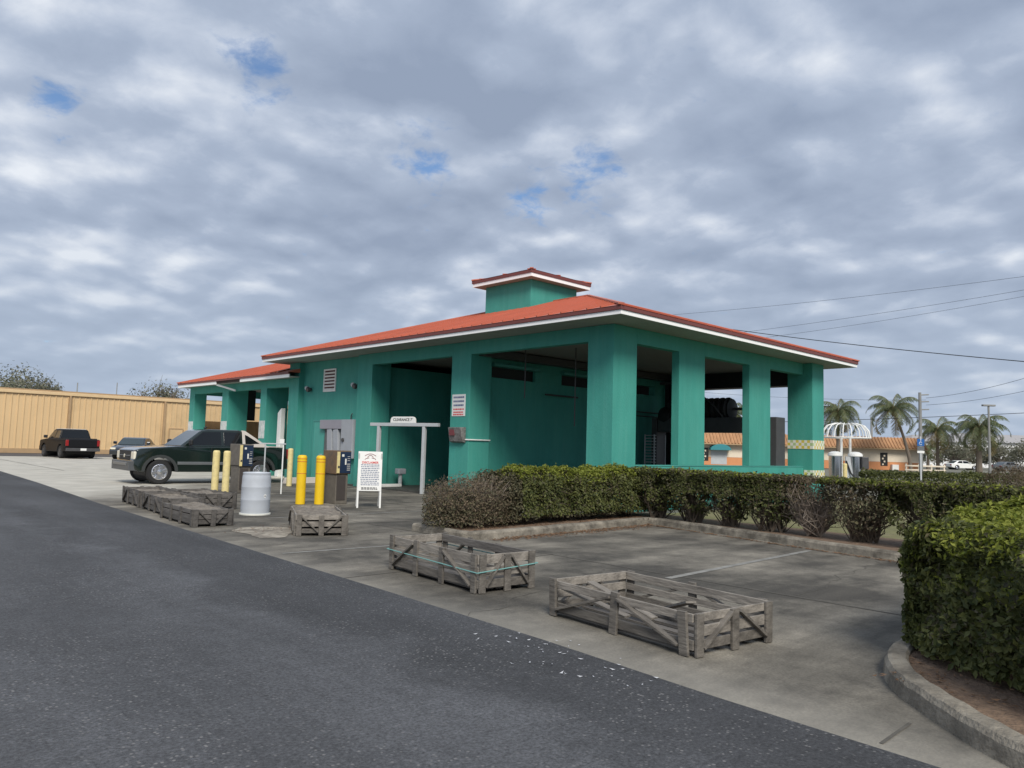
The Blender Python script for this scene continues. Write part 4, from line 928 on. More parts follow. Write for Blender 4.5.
MB().tube([(-5.2, 5.36, .98), (-5.06, 5.28, .98)], .012, 6)

dr = thing('plastic_drum', 'pale grey plastic drum with a torn label standing on the concrete', 'drum', (-7.42, 3.42, 0))
MB().lathe([(.26, 0), (.282, .03), (.284, .05), (.289, .15), (.291, .30), (.2935, .31), (.2915, .32), (.291, .56), (.2935, .57), (.291, .58), (.286, .72), (.281, .80), (.274, .825), (.278, .835), (.278, .86), (.262, .868), (.25, .84), (0, .835)], 48).build('shell', 'barrel', dr, smooth=True)
MB().lathe([(.292, -.002), (.312, .002), (.312, .03), (.30, .036)], 36).build('base_rim', mat('off white rim', (.68, .68, .62), .5), dr)
lb = MB(); a0 = rad(-78)
def dp(a, z, r=.2925): return (r * cos(a), r * sin(a), z)
pts = [(-.10, .40), (-.02, .43), (.10, .425), (.15, .40), (.06, .39), (.07, .345), (-.04, .36)]
lb.prism([dp(a0 + u, z, .288) for u, z in pts], [dp(a0 + u, z, .294) for u, z in pts]); lb.build('torn_label', 'white', dr)
lb = MB(); pts = [(-.06, .385), (.0, .412), (.06, .387)]; lb.prism([dp(a0 + u, z, .289) for u, z in pts], [dp(a0 + u, z, .296) for u, z in pts]); lb.build('label_print', 'black', dr)

def kiosk(label, x, y, side, h=1.33):
    k = thing('pay_kiosk', label, 'kiosk', (x, y, 0), 0, 'coin kiosks before the wash bays')
    MB().box(-.17, .17, -.26, .30, .0, .74 * h / 1.33).build('pedestal', 'pedestal', k, bevel=.01)
    MB().box(-.145, .10, -.275, -.261, .1, .70).build('pedestal_door', mat('brown black kiosk door', (.06, .05, .045), .5), k, bevel=.004)
    MB().box(-.20, .22, -.30, .36, .742 * h / 1.33, h).build('cabinet', side, k, bevel=.012)
    f = MB().box(-.10, .205, -.318, -.301, .77, h - .03).build('front_panel', 'navy', k, bevel=.004)
    MB().box(-.19, -.115, -.325, -.301, .77, h - .03).build('yellow_strip', 'cream', k, bevel=.003)
    mb = MB(); mb.box(-.06, .0, -.324, -.319, h - .15, h - .09); mb.box(.03, .07, -.324, -.319, .98, 1.13)
    for z in (.84, .89, .94, .99): mb.box(.09, .18, -.324, -.319, z, z + .012)
    for z in (1.08, 1.13, 1.18): mb.box(.10, .17, -.324, -.319, z, z + .008)
    mb.build('panel_print', 'tilewhite', f)
    mb = MB(); mb.box(-.17, -.125, -.335, -.326, .90, .95); mb.build('coin_slot', 'darkgrey', k)
    return k
kiosk('brown rusted coin kiosk with navy panel behind the yellow bollards', -4.42, 5.30, 'rust')
kiosk('grey coin kiosk with navy panel behind the plastic drum', -4.92, 9.80, 'pedestal', 1.40)

# free standing printed board by the kiosk
a = Vector((-4.64, 3.90, 0)); b = Vector((-4.21, 3.66, 0)); ang = math.atan2(b.y - a.y, b.x - a.x)
sg = thing('standing_sign', 'white standing board with red DISCLAIMER heading and small print', 'sign', ((a.x + b.x) / 2, (a.y + b.y) / 2, 0), ang)
sg.rotation_euler = (0, 0, ang)
T = Matrix.Rotation(rad(-4), 4, 'X')
hw_ = .285
MB().box(-hw_, hw_, -.012, .012, .40, 1.34, T).build('board', 'white', sg, bevel=.004)
for s in (-1, 1):
    MB().box(s * hw_ - .02 - s * .02, s * hw_ + .02 - s * .02, -.014, .014, .0, .398, T).build('leg', 'white', sg)
    MB().bar((s * (hw_ - .02), .02, 1.30), (s * (hw_ - .02), .55, .0), .03, .02).build('rear_leg', 'white', sg)
lettering('lettering', 'DISCLAIMER', .072, 'redink', sg, T @ Vector((0, -.016, 1.075)), (rad(86), 0, 0), .002, bold=.0015)
blocks('lettering', sg, [(1.02 - i * .043, .82 + .13 * ((i * 7) % 3) / 2) for i in range(12)], .44, .014, T @ Matrix.Rotation(0, 4, 'Z'), 'ink', .016, 21)
for o in sg.children:
    pass
blocks('lettering', sg, [(.475, .9), (.445, .95)], .40, .014, T, 'black', .018, 5)
mb = MB()
mb.tube([T @ Vector((x, -.018, 1.235 + .05 * (1 - (x / .13) ** 2))) for x in [-.13 + .026 * k for k in range(11)]], .006, 5)
mb.tube([T @ Vector((x, -.018, 1.20 + .05 * (1 - (x / .07) ** 2))) for x in [-.07 + .014 * k for k in range(11)]], .006, 5)
for s in (-1, 1): mb.tube([T @ Vector((s * .03, -.018, 1.19)), T @ Vector((s * .11, -.018, 1.17)), T @ Vector((s * .13, -.018, 1.145))], .006, 5)
mb.build('emblem', mat('grey red emblem', (.30, .12, .12), .6), sg)

# clearance bar in front of the second bay
cb = thing('clearance_bar', 'white clearance bar on two posts with a rounded sign, before the wash bay', 'clearance bar', (-.32, 8.22, 0), math.atan2(6.95 - 9.78, .62))
L2 = 1.45
for x in (-1.08, .86): MB().box(x - .055, x + .055, -.05, .05, 0, 2.10).build('post', 'galv', cb, bevel=.006)
MB().box(-L2, L2, -.055, .055, 2.102, 2.21).build('crossbar', 'galv', cb, bevel=.008)
pr_ = [(-.56, 2.212), (.50, 2.212), (.49, 2.33), (.45, 2.39), (.38, 2.41), (-.44, 2.41), (-.51, 2.39), (-.55, 2.33)]
cs = MB().prism([(x, -.04, z) for x, z in pr_], [(x, .02, z) for x, z in pr_]).build('sign_board', 'white', cb, bevel=.006)
lettering('lettering', "CLEARANCE 7'", .125, 'black', cb, (-.03, -.042, 2.31), (pi / 2, 0, 0), .002, bold=.002)

# pipe frame by the drum
pf = thing('pipe_frame', 'thin metal pipe frame with a small white plate behind the drum', 'frame', (-4.33, 8.96, 0), math.atan2(-.69, .72))
MB().tube([(-.26, 0, 0), (-.26, 0, 1.42)], .022, 8).build('post', 'galv', pf); MB().tube([(.26, 0, 0), (.26, 0, 1.42)], .02, 8).build('post', 'white', pf)
MB().box(-.42, .34, -.025, .025, 1.422, 1.455).build('crossbar', 'galv', pf, bevel=.005)
MB().box(.16, .28, -.02, .02, 1.457, 1.58).build('plate', 'white', pf)
ws = thing('wheel_stop', 'pale concrete wheel stop behind the green pickup tail', 'wheel stop', (-.9, 13.6, 0.0), rad(4))
MB().prism([(-.75, -.09, 0), (.75, -.09, 0), (.75, .09, 0), (-.75, .09, 0)], [(-.70, -.05, .22), (.70, -.05, .22), (.70, .05, .22), (-.70, .05, .22)]).build('block', 'sail', ws, bevel=.015)
st = thing('standpipe', 'grey capped standpipe inside the second wash bay', 'standpipe', (1.2, 10.45, .05))
MB().tube([(0, 0, 0), (0, 0, .42)], .07, 12).build('pipe', 'galv', st); MB().box(-.16, .16, -.13, .13, .42, .62).build('cap', 'greypaint', st, bevel=.03)
bk = thing('bay_step', 'long white kerb step at the mouth of the second bay', 'step', (.55, 10.2, .05))
MB().box(-.9, .5, -.06, .06, 0, .1).build('step', 'white', bk, bevel=.01)

# ------------------------------------------------------------------ vegetation
def leaves(name, gen, n, size, material, parent, aspect=.5, flat=.6):
    vs, fs = [], []
    U_ = random.uniform
    for i in range(n):
        p, nn = gen()
        if p is None: continue
        d = Vector((nn[0] + random.gauss(0, flat), nn[1] + random.gauss(0, flat), nn[2] + random.gauss(0, flat) + .15))
        if d.length < 1e-3: d = Vector((0, 0, 1))
        d.normalize(); t = d.cross(Vector((random.gauss(0, 1), random.gauss(0, 1), random.gauss(0, 1)))).normalized(); b = d.cross(t)
        s = size * U_(.65, 1.35); w = s * aspect * U_(.8, 1.2); o = len(vs); P_ = Vector(p)
        q = d * s * .12
        vs += [tuple(P_ - t * s), tuple(P_ - t * s * .1 + b * w + q), tuple(P_ + t * s - q), tuple(P_ - t * s * .1 - b * w + q)]
        fs += [(o, o + 1, o + 2), (o, o + 2, o + 3)]
    return raw(name, vs, fs, material, parent)

def twigs(name, roots, gen_tip, n, r, material, parent):
    mb = MB()
    for i in range(n):
        a = Vector(random.choice(roots)); tip = Vector(gen_tip()); m1 = a.lerp(tip, .35) + Vector((random.gauss(0, .05), random.gauss(0, .05), random.gauss(0, .02))); m2 = a.lerp(tip, .7) + Vector((random.gauss(0, .06), random.gauss(0, .06), random.gauss(0, .04)))
        rr = r * random.uniform(.6, 1.3); mb.tube([a, m1, m2, tip], [rr, rr * .75, rr * .5, rr * .22], 5, False)
        for k in range(3):
            s_ = m1.lerp(m2, random.random()) if k else m2; e = s_ + Vector((random.gauss(0, .12), random.gauss(0, .12), random.uniform(.02, .18)))
            mb.tube([s_, s_.lerp(e, .5) + Vector((random.gauss(0, .015),) * 3), e], [rr * .4, rr * .3, rr * .12], 4, False)
    return mb.build(name, material, parent)

def boxgen(x0, x1, y0, y1, z0, z1, sd=.07, shoulder=.12, seed=0., faces=None, rough=.07, shear=0., ysh=0.):
    """points on the skin of a clipped hedge with rounded shoulders and an uneven face"""
    dx, dy, dz = x1 - x0, y1 - y0, z1 - z0
    A = dict(top=dx * dy, xm=dy * dz, xp=dy * dz, ym=dx * dz, yp=dx * dz)
    if faces: A = {k: A[k] for k in faces}
    ks, ws = list(A), list(A.values())
    def f():
        k = random.choices(ks, ws)[0]; x = random.uniform(x0, x1); y = random.uniform(y0, y1); z = z0 + dz * random.random() ** .9
        d = abs(random.gauss(0, sd))
        if k == 'top': z = z1 - d; n = (0, 0, 1)
        elif k == 'xm': x = x0 + d; n = (-1, 0, .25)
        elif k == 'xp': x = x1 - d; n = (1, 0, .25)
        elif k == 'ym': y = y0 + d; n = (0, -1, .25)
        else: y = y1 - d; n = (0, 1, .25)
        # round shoulders
        e = min(x - x0, x1 - x, y - y0, y1 - y)
        if z > z1 - shoulder and e < shoulder: z -= (shoulder - e) ** 2 / shoulder * .9
        q = noise.noise((x * 1.6 + seed, y * 1.6, z * 1.6)) * rough * 1.4 + noise.noise((x * 5 + seed, y * 5, z * 5)) * rough
        p = [x + n[0] * q, y + n[1] * q, z + (q if k == 'top' else 0)]
        if k == 'top': p[2] += .05 * noise.noise((x * 3, y * 3, seed)) + abs(random.gauss(0, .02))
        if shear: p[0] += shear * (p[1] - y1) * max(0, 1 - (p[0] - x0) / 1.2)
        return p, n
    return f

# the leafy hedge in the near island
H = thing('hedge', 'big bright green clipped hedge in the kerbed island', 'hedge', (-8.3, -9.9, .1))
ox, oy = 8.3, 9.9
def loc(f):
    def g_():
        p, n = f(); return (p[0] + ox, p[1] + oy, p[2] - .1), n
    return g_
sh = -.95
leaves('foliage', loc(boxgen(-8.13, -2.4, -11.0, -9.45, .18, 1.10, .10, .16, 3., rough=.10, shear=-sh)), 52000, .027, 'leafdark', H, .55)
leaves('foliage', loc(boxgen(-8.14, -6.6, -11.0, -9.43, .14, 1.10, .08, .16, 3., faces=('xm', 'yp', 'ym'), rough=.10, shear=-sh)), 26000, .029, 'leafdark', H, .55)
leaves('foliage', loc(boxgen(-8.14, -6.6, -11.0, -9.45, .25, 1.10, .06, .16, 3., faces=('xm', 'yp'), rough=.10, shear=-sh)), 5000, .029, 'leafolive', H, .55)
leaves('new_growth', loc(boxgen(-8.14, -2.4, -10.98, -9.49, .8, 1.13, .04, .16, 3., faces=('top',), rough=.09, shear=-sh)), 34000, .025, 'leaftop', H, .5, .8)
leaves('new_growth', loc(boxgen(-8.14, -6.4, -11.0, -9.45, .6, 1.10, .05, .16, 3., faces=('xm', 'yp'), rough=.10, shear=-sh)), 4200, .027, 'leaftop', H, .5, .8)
bl = random.Random(3)
def tip(): return (bl.uniform(-.1, 5.5), bl.uniform(-.9, .45), bl.uniform(.5, .92))
twigs('stems', [(x, bl.uniform(-.5, .2), 0) for x in (.3, .5, .9, 1.4, 2., 2.8, 3.6, 4.4, 5.2)], tip, 110, .011, 'stem', H)
twigs('bare_twigs', [(bl.uniform(.3, .9), bl.uniform(-.9, -.1), .3) for _ in range(10)], lambda: (bl.uniform(-.75, .3), bl.uniform(-1.2, .1), bl.uniform(.35, .85)), 12, .004, 'twig', H)

# long hedge between the crates and the building
H1 = thing('hedge', 'long olive hedge behind the strapped crate, running to the kerb corner', 'hedge', (-3.2, -1.25, .11))
ox, oy = 3.2, 1.25
leaves('foliage', loc(boxgen(-4.95, -.25, -1.68, -.62, .2, 1.04, .10, .18, 9., rough=.09)), 30000, .032, 'leafolive', H1, .5)
leaves('foliage', loc(boxgen(-4.7, -.25, -1.70, -.62, .25, 1.06, .06, .18, 9., rough=.09, faces=('ym',))), 9000, .032, 'leafdark', H1, .5)
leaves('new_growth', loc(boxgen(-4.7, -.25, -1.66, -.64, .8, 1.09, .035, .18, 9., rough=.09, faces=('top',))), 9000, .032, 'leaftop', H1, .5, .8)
twigs('stems', [(-1.4 + k * .42 + bl.uniform(-.1, .1), bl.uniform(-.2, .15), 0) for k in range(10)], lambda: (bl.uniform(-1.6, 2.8), bl.uniform(-.45, .5), bl.uniform(.4, .9)), 110, .012, 'stem', H1)
DB = thing('shrub', 'half bare grey brown twiggy bush at the end of the long hedge', 'shrub', (-5.45, -1.2, .1))
ox, oy = 5.15, 1.25
def dbtip():
    a = bl.uniform(0, 2 * pi); r = bl.random() ** .6 * 1.0; return (r * cos(a) * 1.05, r * sin(a) * .62, bl.uniform(.30, 1.02) - .22 * r * r)
twigs('twigs', [(bl.gauss(0, .12), bl.gauss(0, .10), .0) for _ in range(14)], dbtip, 520, .007, 'twig', DB)
leaves('dry_leaves', lambda: ((lambda t: ((t[0], t[1], t[2] * bl.uniform(.55, 1.)), (t[0], t[1], .5)))(dbtip())), 11000, .022, 'leafbrown', DB, .45)
leaves('green_leaves', lambda: ((lambda t: ((t[0] * 1.02, t[1], t[2] * bl.uniform(.3, .95)), (t[0], t[1], .5)))(dbtip())), 7500, .027, 'leafolive', DB, .5)

# the row of separate shrubs along the stall kerb
def shrub(label, x, y, kind, seed, w=1.1, h=1.03, nl=6200):
    rnd = random.Random(seed); s = thing('shrub', label, 'shrub', (x, y, .1), 0, 'clipped shrubs along the stall kerb')
    roots = [(rnd.gauss(0, .09), rnd.gauss(0, .13), 0) for _ in range(9)]
    def tp():
        a = rnd.uniform(0, 2 * pi); r = rnd.random() ** .5 * .55; return (r * cos(a) * .8, r * sin(a), rnd.uniform(.45, h - .02))
    twigs('stems', roots, tp, 95 if kind == 'leafy' else 110 if kind == 'half' else 260, .013, 'stem' if kind != 'bare' else 'twig', s)
    def gen():
        # flat topped crown that narrows to the stem
        z = .16 + (h - .16) * rnd.random() ** .62; k = min(1, .42 + .95 * (z - .16) / (h * .5)); a = rnd.uniform(0, 2 * pi); r = rnd.random() ** .33
        px, py = r * .42 * k * cos(a) * (1 if abs(cos(a)) > .3 else 1), r * w * .66 * k * sin(a)
        px = max(-.40, min(.40, px * 1.25)); q = noise.noise((px * 3 + seed, py * 3, z * 3))
        if q < -.24: return None, None
        if z < .62 and rnd.random() < .55 + .9 * noise.noise((px * 2.2 + seed * 3, py * 2.6, z * 2.2)): return None, None
        return (px + q * .06, py + q * .06, z + noise.noise((px * 2, py * 2, seed)) * .05), (cos(a), sin(a), .3)
    def top():
        px, py = rnd.uniform(-.40, .40), rnd.uniform(-w * .60, w * .60); return (px, py, h + .03 * noise.noise((px * 3, py * 3, seed)) + rnd.gauss(-.01, .025)), (0, 0, 1)
    if kind == 'leafy':
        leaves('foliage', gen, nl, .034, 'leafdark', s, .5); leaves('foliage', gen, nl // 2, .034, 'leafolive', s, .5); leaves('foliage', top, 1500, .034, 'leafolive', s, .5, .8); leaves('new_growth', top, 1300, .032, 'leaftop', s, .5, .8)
    elif kind == 'half':
        leaves('foliage', gen, nl // 3, .034, 'leafolive', s, .5); leaves('dry_leaves', gen, nl // 4, .026, 'leafbrown', s, .5); leaves('foliage', top, 1800, .034, 'leafdark', s, .5, .8); leaves('new_growth', top, 900, .032, 'leaftop', s, .5, .8)
    else:
        leaves('dry_leaves', gen, nl // 2, .024, 'leafbrown', s, .45); leaves('dry_leaves', top, 1400, .024, 'leafbrown', s, .45, .8); leaves('foliage', top, 450, .03, 'leafolive', s, .5)
for i, (y, kind, lab) in enumerate([
        (-1.95, 'leafy', 'leafy clipped shrub at the corner where the kerb turns'), (-2.85, 'leafy', 'leafy clipped shrub, second along the kerb from the corner'),
        (-3.75, 'leafy', 'leafy clipped shrub with dark lower stem, third along the kerb from the corner'), (-4.7, 'leafy', 'leafy shrub with a clear fan of stems beside the bare grey shrub'),
        (-5.55, 'bare', 'bare grey twiggy shrub standing in the row along the kerb'), (-6.45, 'half', 'thin shrub with leaves only on top, right of the bare grey one'),
        (-7.45, 'leafy', 'leafy clipped shrub half hidden behind the big island hedge'), (-8.45, 'leafy', 'clipped shrub behind the island hedge, showing only its top'), (-9.5, 'leafy', 'clipped shrub furthest right in the kerb row')]):
    shrub(lab, -.78 - .09 * i, y, kind, 40 + i)

# hedges further off
def far_hedge(label, x, y, L, wd, h, m, m2, n, rz=0., seed=1., size=.05):
    t = thing('hedge', label, 'hedge', (x, y, 0), rz)
    f = boxgen(-L / 2, L / 2, -wd / 2, wd / 2, .02, h, .10, .15, seed, rough=.1)
    leaves('foliage', f, n, size, m, t, .5)
    if m2: leaves('new_growth', boxgen(-L / 2, L / 2, -wd / 2, wd / 2, .6, h + .03, .04, .15, seed, faces=('top',), rough=.1), n // 3, size, m2, t, .5, .8)
    return t
far_hedge('low green hedge beyond the vacuum station, before the orange building', 25.5, -.6, 9.5, 1.2, .92, 'leafdark', None, 12000, rad(-42), 3., .06)
far_hedge('dark low hedge beyond the row of kerb shrubs, right of the lawn', 11.5, -7.0, 9, 1.1, .74, 'leafdark', None, 9000, rad(-44), 6., .06)
t = thing('hedge', 'broad bare brown hedge at the right, before the white houses', 'hedge', (19.0, -6.2, 0), rad(-44))
f = boxgen(-3.0, 5.6, -1.0, 1.0, .02, 1.36, .2, .3, 8., rough=.16)
leaves('dry_leaves', f, 12000, .05, 'leafbrown', t, .3); leaves('foliage', boxgen(.6, 4.6, -1.05, 1.0, .02, .8, .1, .3, 8., rough=.16), 1500, .05, 'leafolive', t, .45)
twigs('twigs', [(x * .5, bl.uniform(-.6, .6), 0) for x in range(-7, 9)], lambda: (bl.uniform(-3.0, 5.5), bl.uniform(-1.0, 1.0), bl.uniform(.7, 1.40)), 260, .014, 'twig', t)
# ------------------------------------------------------------------ palms
def palm(label, base, top, r0, nf, fl, seed, droop=1., dry=.15):
    rnd = random.Random(seed); t = thing('palm_tree', label, 'palm tree', base, 0, 'palms across the street'); b = Vector(top) - Vector(base)
    n = 10; pts = [Vector((b.x * (k / n) ** 1.5, b.y * (k / n) ** 1.5, b.z * k / n)) for k in range(n + 1)]
    MB().tube(pts, [r0 * (1.25 - .55 * k / n) * (1 + .05 * (k % 2)) for k in range(n + 1)], 10).build('trunk', 'bark', t)
    MB().tube([b - Vector((0, 0, .9)), b - Vector((0, 0, .3)), b + Vector((0, 0, .3))], [r0 * .8, r0 * 1.5, r0 * .5], 10).build('crown_shaft', 'boot', t)
    G = MB(); D = MB(); rr = MB()
    for i in range(nf):
        az = 2.39996 * i + rnd.uniform(-.2, .2); el = rad(78 - 105 * (i / nf) ** .8); l = fl * rnd.uniform(.85, 1.12)
        h = Vector((cos(az), sin(az), 0)); side = Vector((-sin(az), cos(az), 0)); p = b.copy(); e = el; m = 22; mesh = D if i > nf * (1 - dry) else G; path = [p.copy()]
        for k in range(m):
            p = p + (h * cos(e) + Vector((0, 0, sin(e)))) * l / m; e -= rad(5.6 * droop) * (.5 + k / m); path.append(p.copy())
            ll = l * .26 * (sin(pi * (.12 + .86 * k / m)) ** .7)
            for s in (-1, 1):
                for q in range(2):
                    v = (side * s * (.75 + rnd.uniform(-.1, .1)) + h * .35 + Vector((0, 0, -.55 - .5 * rnd.random()))).normalized() * ll
                    o = p + (h * cos(e) + Vector((0, 0, sin(e)))) * l / m * .5 * q; wv = (h * cos(e) + Vector((0, 0, sin(e)))) * .026 * l / 3
                    mesh.add([o - wv, o + wv, o + v * .6 + wv * .8, o + v, o + v * .6 - wv * .8], [(0, 1, 2, 3, 4)])
        rr.tube(path, [.04 * (1 - .8 * k / m) for k in range(m + 1)], 4, False)
    raw('fronds', G.v, G.f, 'palm', t); rr.build('frond_ribs', 'palmdry', t)
    if D.v: raw('dry_fronds', D.v, D.f, 'palmdry', t)
    return t
def palm_at(label, px, py, d, bx, *a, **k):
    t = at(px, py, d); bs = at(bx, 470, d); palm(label, (bs.x, bs.y, 0), (t.x, t.y, t.z), *a, **k)
palm_at('full palm rising behind the vacuum station dome', 838, 412, 88, 838, .19, 30, 3.3, 2, 1.15)
palm_at('leaning slim palm with curved trunk before the orange building', 893, 409, 90, 911, .17, 22, 3.8, 5, 1.05)
palm_at('upright palm with drooping fronds beside the blue parking sign', 937, 430, 92, 938, .19, 22, 3.5, 8, 1.2, dry=.3)
palm_at('broad dense palm with thick trunk by the lamp pole', 979, 428, 88, 979, .30, 32, 3.6, 11, 1.1)
palm_at('small distant palm between the blue sign and the drooping palm', 928, 448, 110, 928, .2, 16, 2.6, 14, 1.2)
palm_at('far palm seen through the openings of the wash bay', 733, 414, 120, 733, .3, 24, 3.8, 17, 1.1)

# far trees: trunk, limbs and clumped crown
def tree(label, px, d, ztop, wid, n, m, seed, bare=False, zlow=1.5):
    rnd = random.Random(seed); p = at(px, 470, d); t = thing('tree', label, 'tree', (p.x, p.y, 0))
    mb = MB(); mb.tube([(0, 0, 0), (.1, .1, ztop * .35), (0, .2, ztop * .6)], [.3, .22, .1], 8)
    cl = []
    for i in range(14):
        a = rnd.uniform(0, 2 * pi); r = rnd.uniform(.1, 1) * wid / 2; z = ztop - (r / (wid / 2)) ** 2 * (ztop - zlow) * .55 - rnd.uniform(0, .3) * (ztop - zlow); c = Vector((r * cos(a), r * sin(a), z)); cl.append((c, rnd.uniform(.14, .26) * wid))
        mb.tube([(0, 0, ztop * .3), c * .6 + Vector((0, 0, ztop * .12)), c], [.12, .07, .02], 5, False)
        for k in range(10 if bare else 3):
            e = c + Vector((rnd.gauss(0, .1 * wid), rnd.gauss(0, .1 * wid), abs(rnd.gauss(0, .09 * wid)))); mb.tube([c * .9, (c + e) / 2, e], [.04, .025, .01], 4, False)
    mb.build('trunk', 'bark', t)
    def gen():
        c, r = rnd.choice(cl); v = Vector((rnd.gauss(0, 1), rnd.gauss(0, 1), rnd.gauss(0, .7))).normalized() * r * rnd.random() ** .4
        return tuple(c + v), tuple(v)
    leaves('crown', gen, n, .16, m, t, .5)
tree('wide grey green tree rising behind the left end of the warehouse', 8, 82, 7.0, 12, 6500, 'leaffar', 31)
tree('low grey green tree behind the warehouse roof at the far left', 40, 86, 6.4, 7, 2600, 'leaffar', 33)
tree('half bare tree behind the warehouse, left of the teal bays', 160, 92, 7.4, 8, 1500, 'leaffar', 35, True, 3.)
tree('small bushy tree behind the warehouse roof', 138, 95, 6.4, 6, 1600, 'leaffar', 36)
for px, d, zt, wd, lab in ((955, 120, 3.6, 9, 'dark round bush below the drooping palm far across the street'), (1000, 125, 3.6, 8, 'olive bush before the far white house at the right edge'), (972, 128, 3.2, 8, 'low bush behind the thick palm trunk'), (1030, 118, 4.4, 7, 'olive bush at the extreme right edge'), (722, 140, 7, 6, 'far tree seen between the wash pillars')):
    tree(lab, px, d, zt, wd, 2600, 'leaffar' if px != 722 else 'leafolive', px, zlow=.6)

# ------------------------------------------------------------------ orange building across the street
p0, p1 = at(640, 470, 95), at(921, 470, 95)
O = thing('tile_roof_building', 'long cream and orange building with tiled mansard roof across the street', 'building', (p0.x, p0.y, 0), math.atan2(p1.y - p0.y, p1.x - p0.x)); L_ = math.dist(p0[:2], p1[:2])
MB().box(0, L_, .0, 14, 1.02, 2.75).build('upper_wall', 'stuccowhite', O); MB().box(-.03, L_ + .03, -.04, 14, 0, 1.0).build('lower_wall', 'stuccoorange', O)
mb = MB(); mb.prism([(-.5, -.8, 2.72), (L_ + .5, -.8, 2.72), (L_ + .1, .5, 4.1), (-.1, .5, 4.1)], [(-.5, -.2, 2.70), (L_ + .5, -.2, 2.70), (L_ + .1, 1., 4.08), (-.1, 1., 4.08)])
x = -.4
while x < L_ + .4: mb.tube([(x, -.82, 2.76), (x, .48, 4.12)], .10, 5); x += .42
mb.build('tile_roof', 'rooftile', O); MB().box(0, L_, 1., 13.5, 2.76, 3.8).build('flat_roof', 'galv', O)
MB().box(-.55, L_ + .55, -.85, -.78, 2.58, 2.71).build('eave_band', 'tantrim', O)
for u in (.06, .23, .41, .595, .71, .868): 
    w_ = MB().box(u * L_ - .45, u * L_ + .45, -.06, .0, .5, 2.15).build('window', 'dark', O); mb = MB()
    for k in range(4): mb.box(u * L_ - .15 + .2 * (k % 2) - .1, u * L_ + .05 + .2 * (k % 2) - .1, -.075, -.061, .6 + k * .36, .8 + k * .36)
    mb.build('window_grille', 'stuccowhite', w_)
dr_ = MB().box(.28 * L_ - 1.0, .28 * L_ + 1.0, -.06, 0, .1, 2.1).build('entrance', 'galv', O); mb = MB(); mb.prism([(.28 * L_ + 1.3 * cos(a), -1.0, 1.9 + .75 * sin(a)) for a in [pi * k / 10 for k in range(11)]], [(.28 * L_ + 1.3 * cos(a), -.07, 1.9 + .75 * sin(a)) for a in [pi * k / 10 for k in range(11)]]); mb.build('awning', 'tealawn', O)
MB().box(.9 * L_ - .3, .9 * L_ + .5, -.5, -.05, 0, .7).build('utility_box', 'white', O)

# white houses far right
for (px, d, w_, h_, zt, lab) in ((940, 150, 11, 5, 6.4, 'far white house with pitched roof behind the drooping palm'), (985, 160, 14, 5.4, 7.4, 'far white house with grey roof behind the thick palm'), (1028, 170, 12, 5.6, 7.6, 'far white house with dark roof at the right edge')):
    p = at(px, 470, d); t = thing('house', lab, 'house', (p.x, p.y, 0), rad(-46), 'white houses far across the street')
    MB().box(-w_ / 2, w_ / 2, 0, 10, 0, h_).build('wall', 'bldgwhite', t); k = w_ / 2 + .5
    MB().prism([(-k, -.6, h_ + .002), (k, -.6, h_ + .002), (k, 10.6, h_ + .002), (-k, 10.6, h_ + .002)], [(-k * .5, 4.6, zt), (k * .5, 4.6, zt), (k * .5, 5.2, zt), (-k * .5, 5.2, zt)]).build('roof', mat('grey far roof', (.33, .32, .32), .8), t)
    for x in (-.3, 0, .3): MB().box(x * w_ - .6, x * w_ + .6, -.05, 0, 1, 2.4).build('window', 'glass', t)
for i, (px, d, lab, m) in enumerate(((962, 118, 'far white parked car left of the thick palm', 'white'), (1008, 116, 'far pale parked car at the right edge', 'silver'))):
    p = at(px, 472, d); q = dict(sd_); q['paint'] = m; q['mirrorm'] = m; q['handlem'] = m; vehicle('parked_car', lab, 'car', (p.x, p.y, 0), rad(-40 + 12 * i), q)
p = at(925, 470, 78); t = thing('rail_fence', 'low white rail fence beyond the blue sign', 'fence', (p.x, p.y, 0), rad(-44))
for k in range(4): MB().box(-2.0 + k * 1.3, -1.88 + k * 1.3, -.07, .07, 0, 1.0).build('post', 'stuccowhite', t)
for z in (.3, .72): MB().box(-2.1, 2.1, -.11, -.071, z, z + .14).build('rail', 'stuccowhite', t)

# ------------------------------------------------------------------ vacuum station with hoop dome
p = at(846, 482, 44); VX, VY = p.x, p.y
t = thing('vacuum_station', 'twin steel vacuum station under a white hooped dome', 'vacuum station', (VX, VY, 0), math.atan2(-.69, .72))
MB().box(-1.35, 1.35, -.7, .7, 0, .26).build('plinth', 'mint', t, bevel=.03)
for x in (-.62, .55):
    c = MB().lathe([(.36, .26), (.36, 1.55), (.37, 1.56)], 28, Matrix.Translation((x, 0, 0))).build('canister', 'steel', t, smooth=True)
    MB().lathe([(.40, 1.56), (.41, 1.60), (.38, 1.72), (.20, 1.82), (0, 1.84)], 28, Matrix.Translation((x, 0, 0))).build('canister_lid', 'white', c)
MB().box(.75, 1.15, -.45, -.1, .85, 1.55).build('motor_box', 'darkgrey', t, bevel=.04)
mb = MB(); mb.tube([(.55, -.4, .35), (.3, -.5, .3), (.1, -.4, .6), (-.12, -.3, 1.3)], .05, 8); mb.tube([(1.05, -.3, .85), (1.15, -.3, .5), (1.2, -.3, .3)], .05, 8); mb.build('vacuum_hose', 'dark', t)
MB().prism([(-.15, -.30, .3), (.30, -.30, .3), (.12, -.3, 1.55), (-.13, -.3, 1.55)], [(-.15, -.2, .3), (.30, -.2, .3), (.12, -.2, 1.55), (-.13, -.2, 1.55)]).build('hose_chute', 'galv', t)
for x in (-.16, .16): MB().tube([(x * 1.6, 0, .26), (x * 1.6, 0, 2.72)], .07, 10).build('mast', 'white', t)
mb = MB()
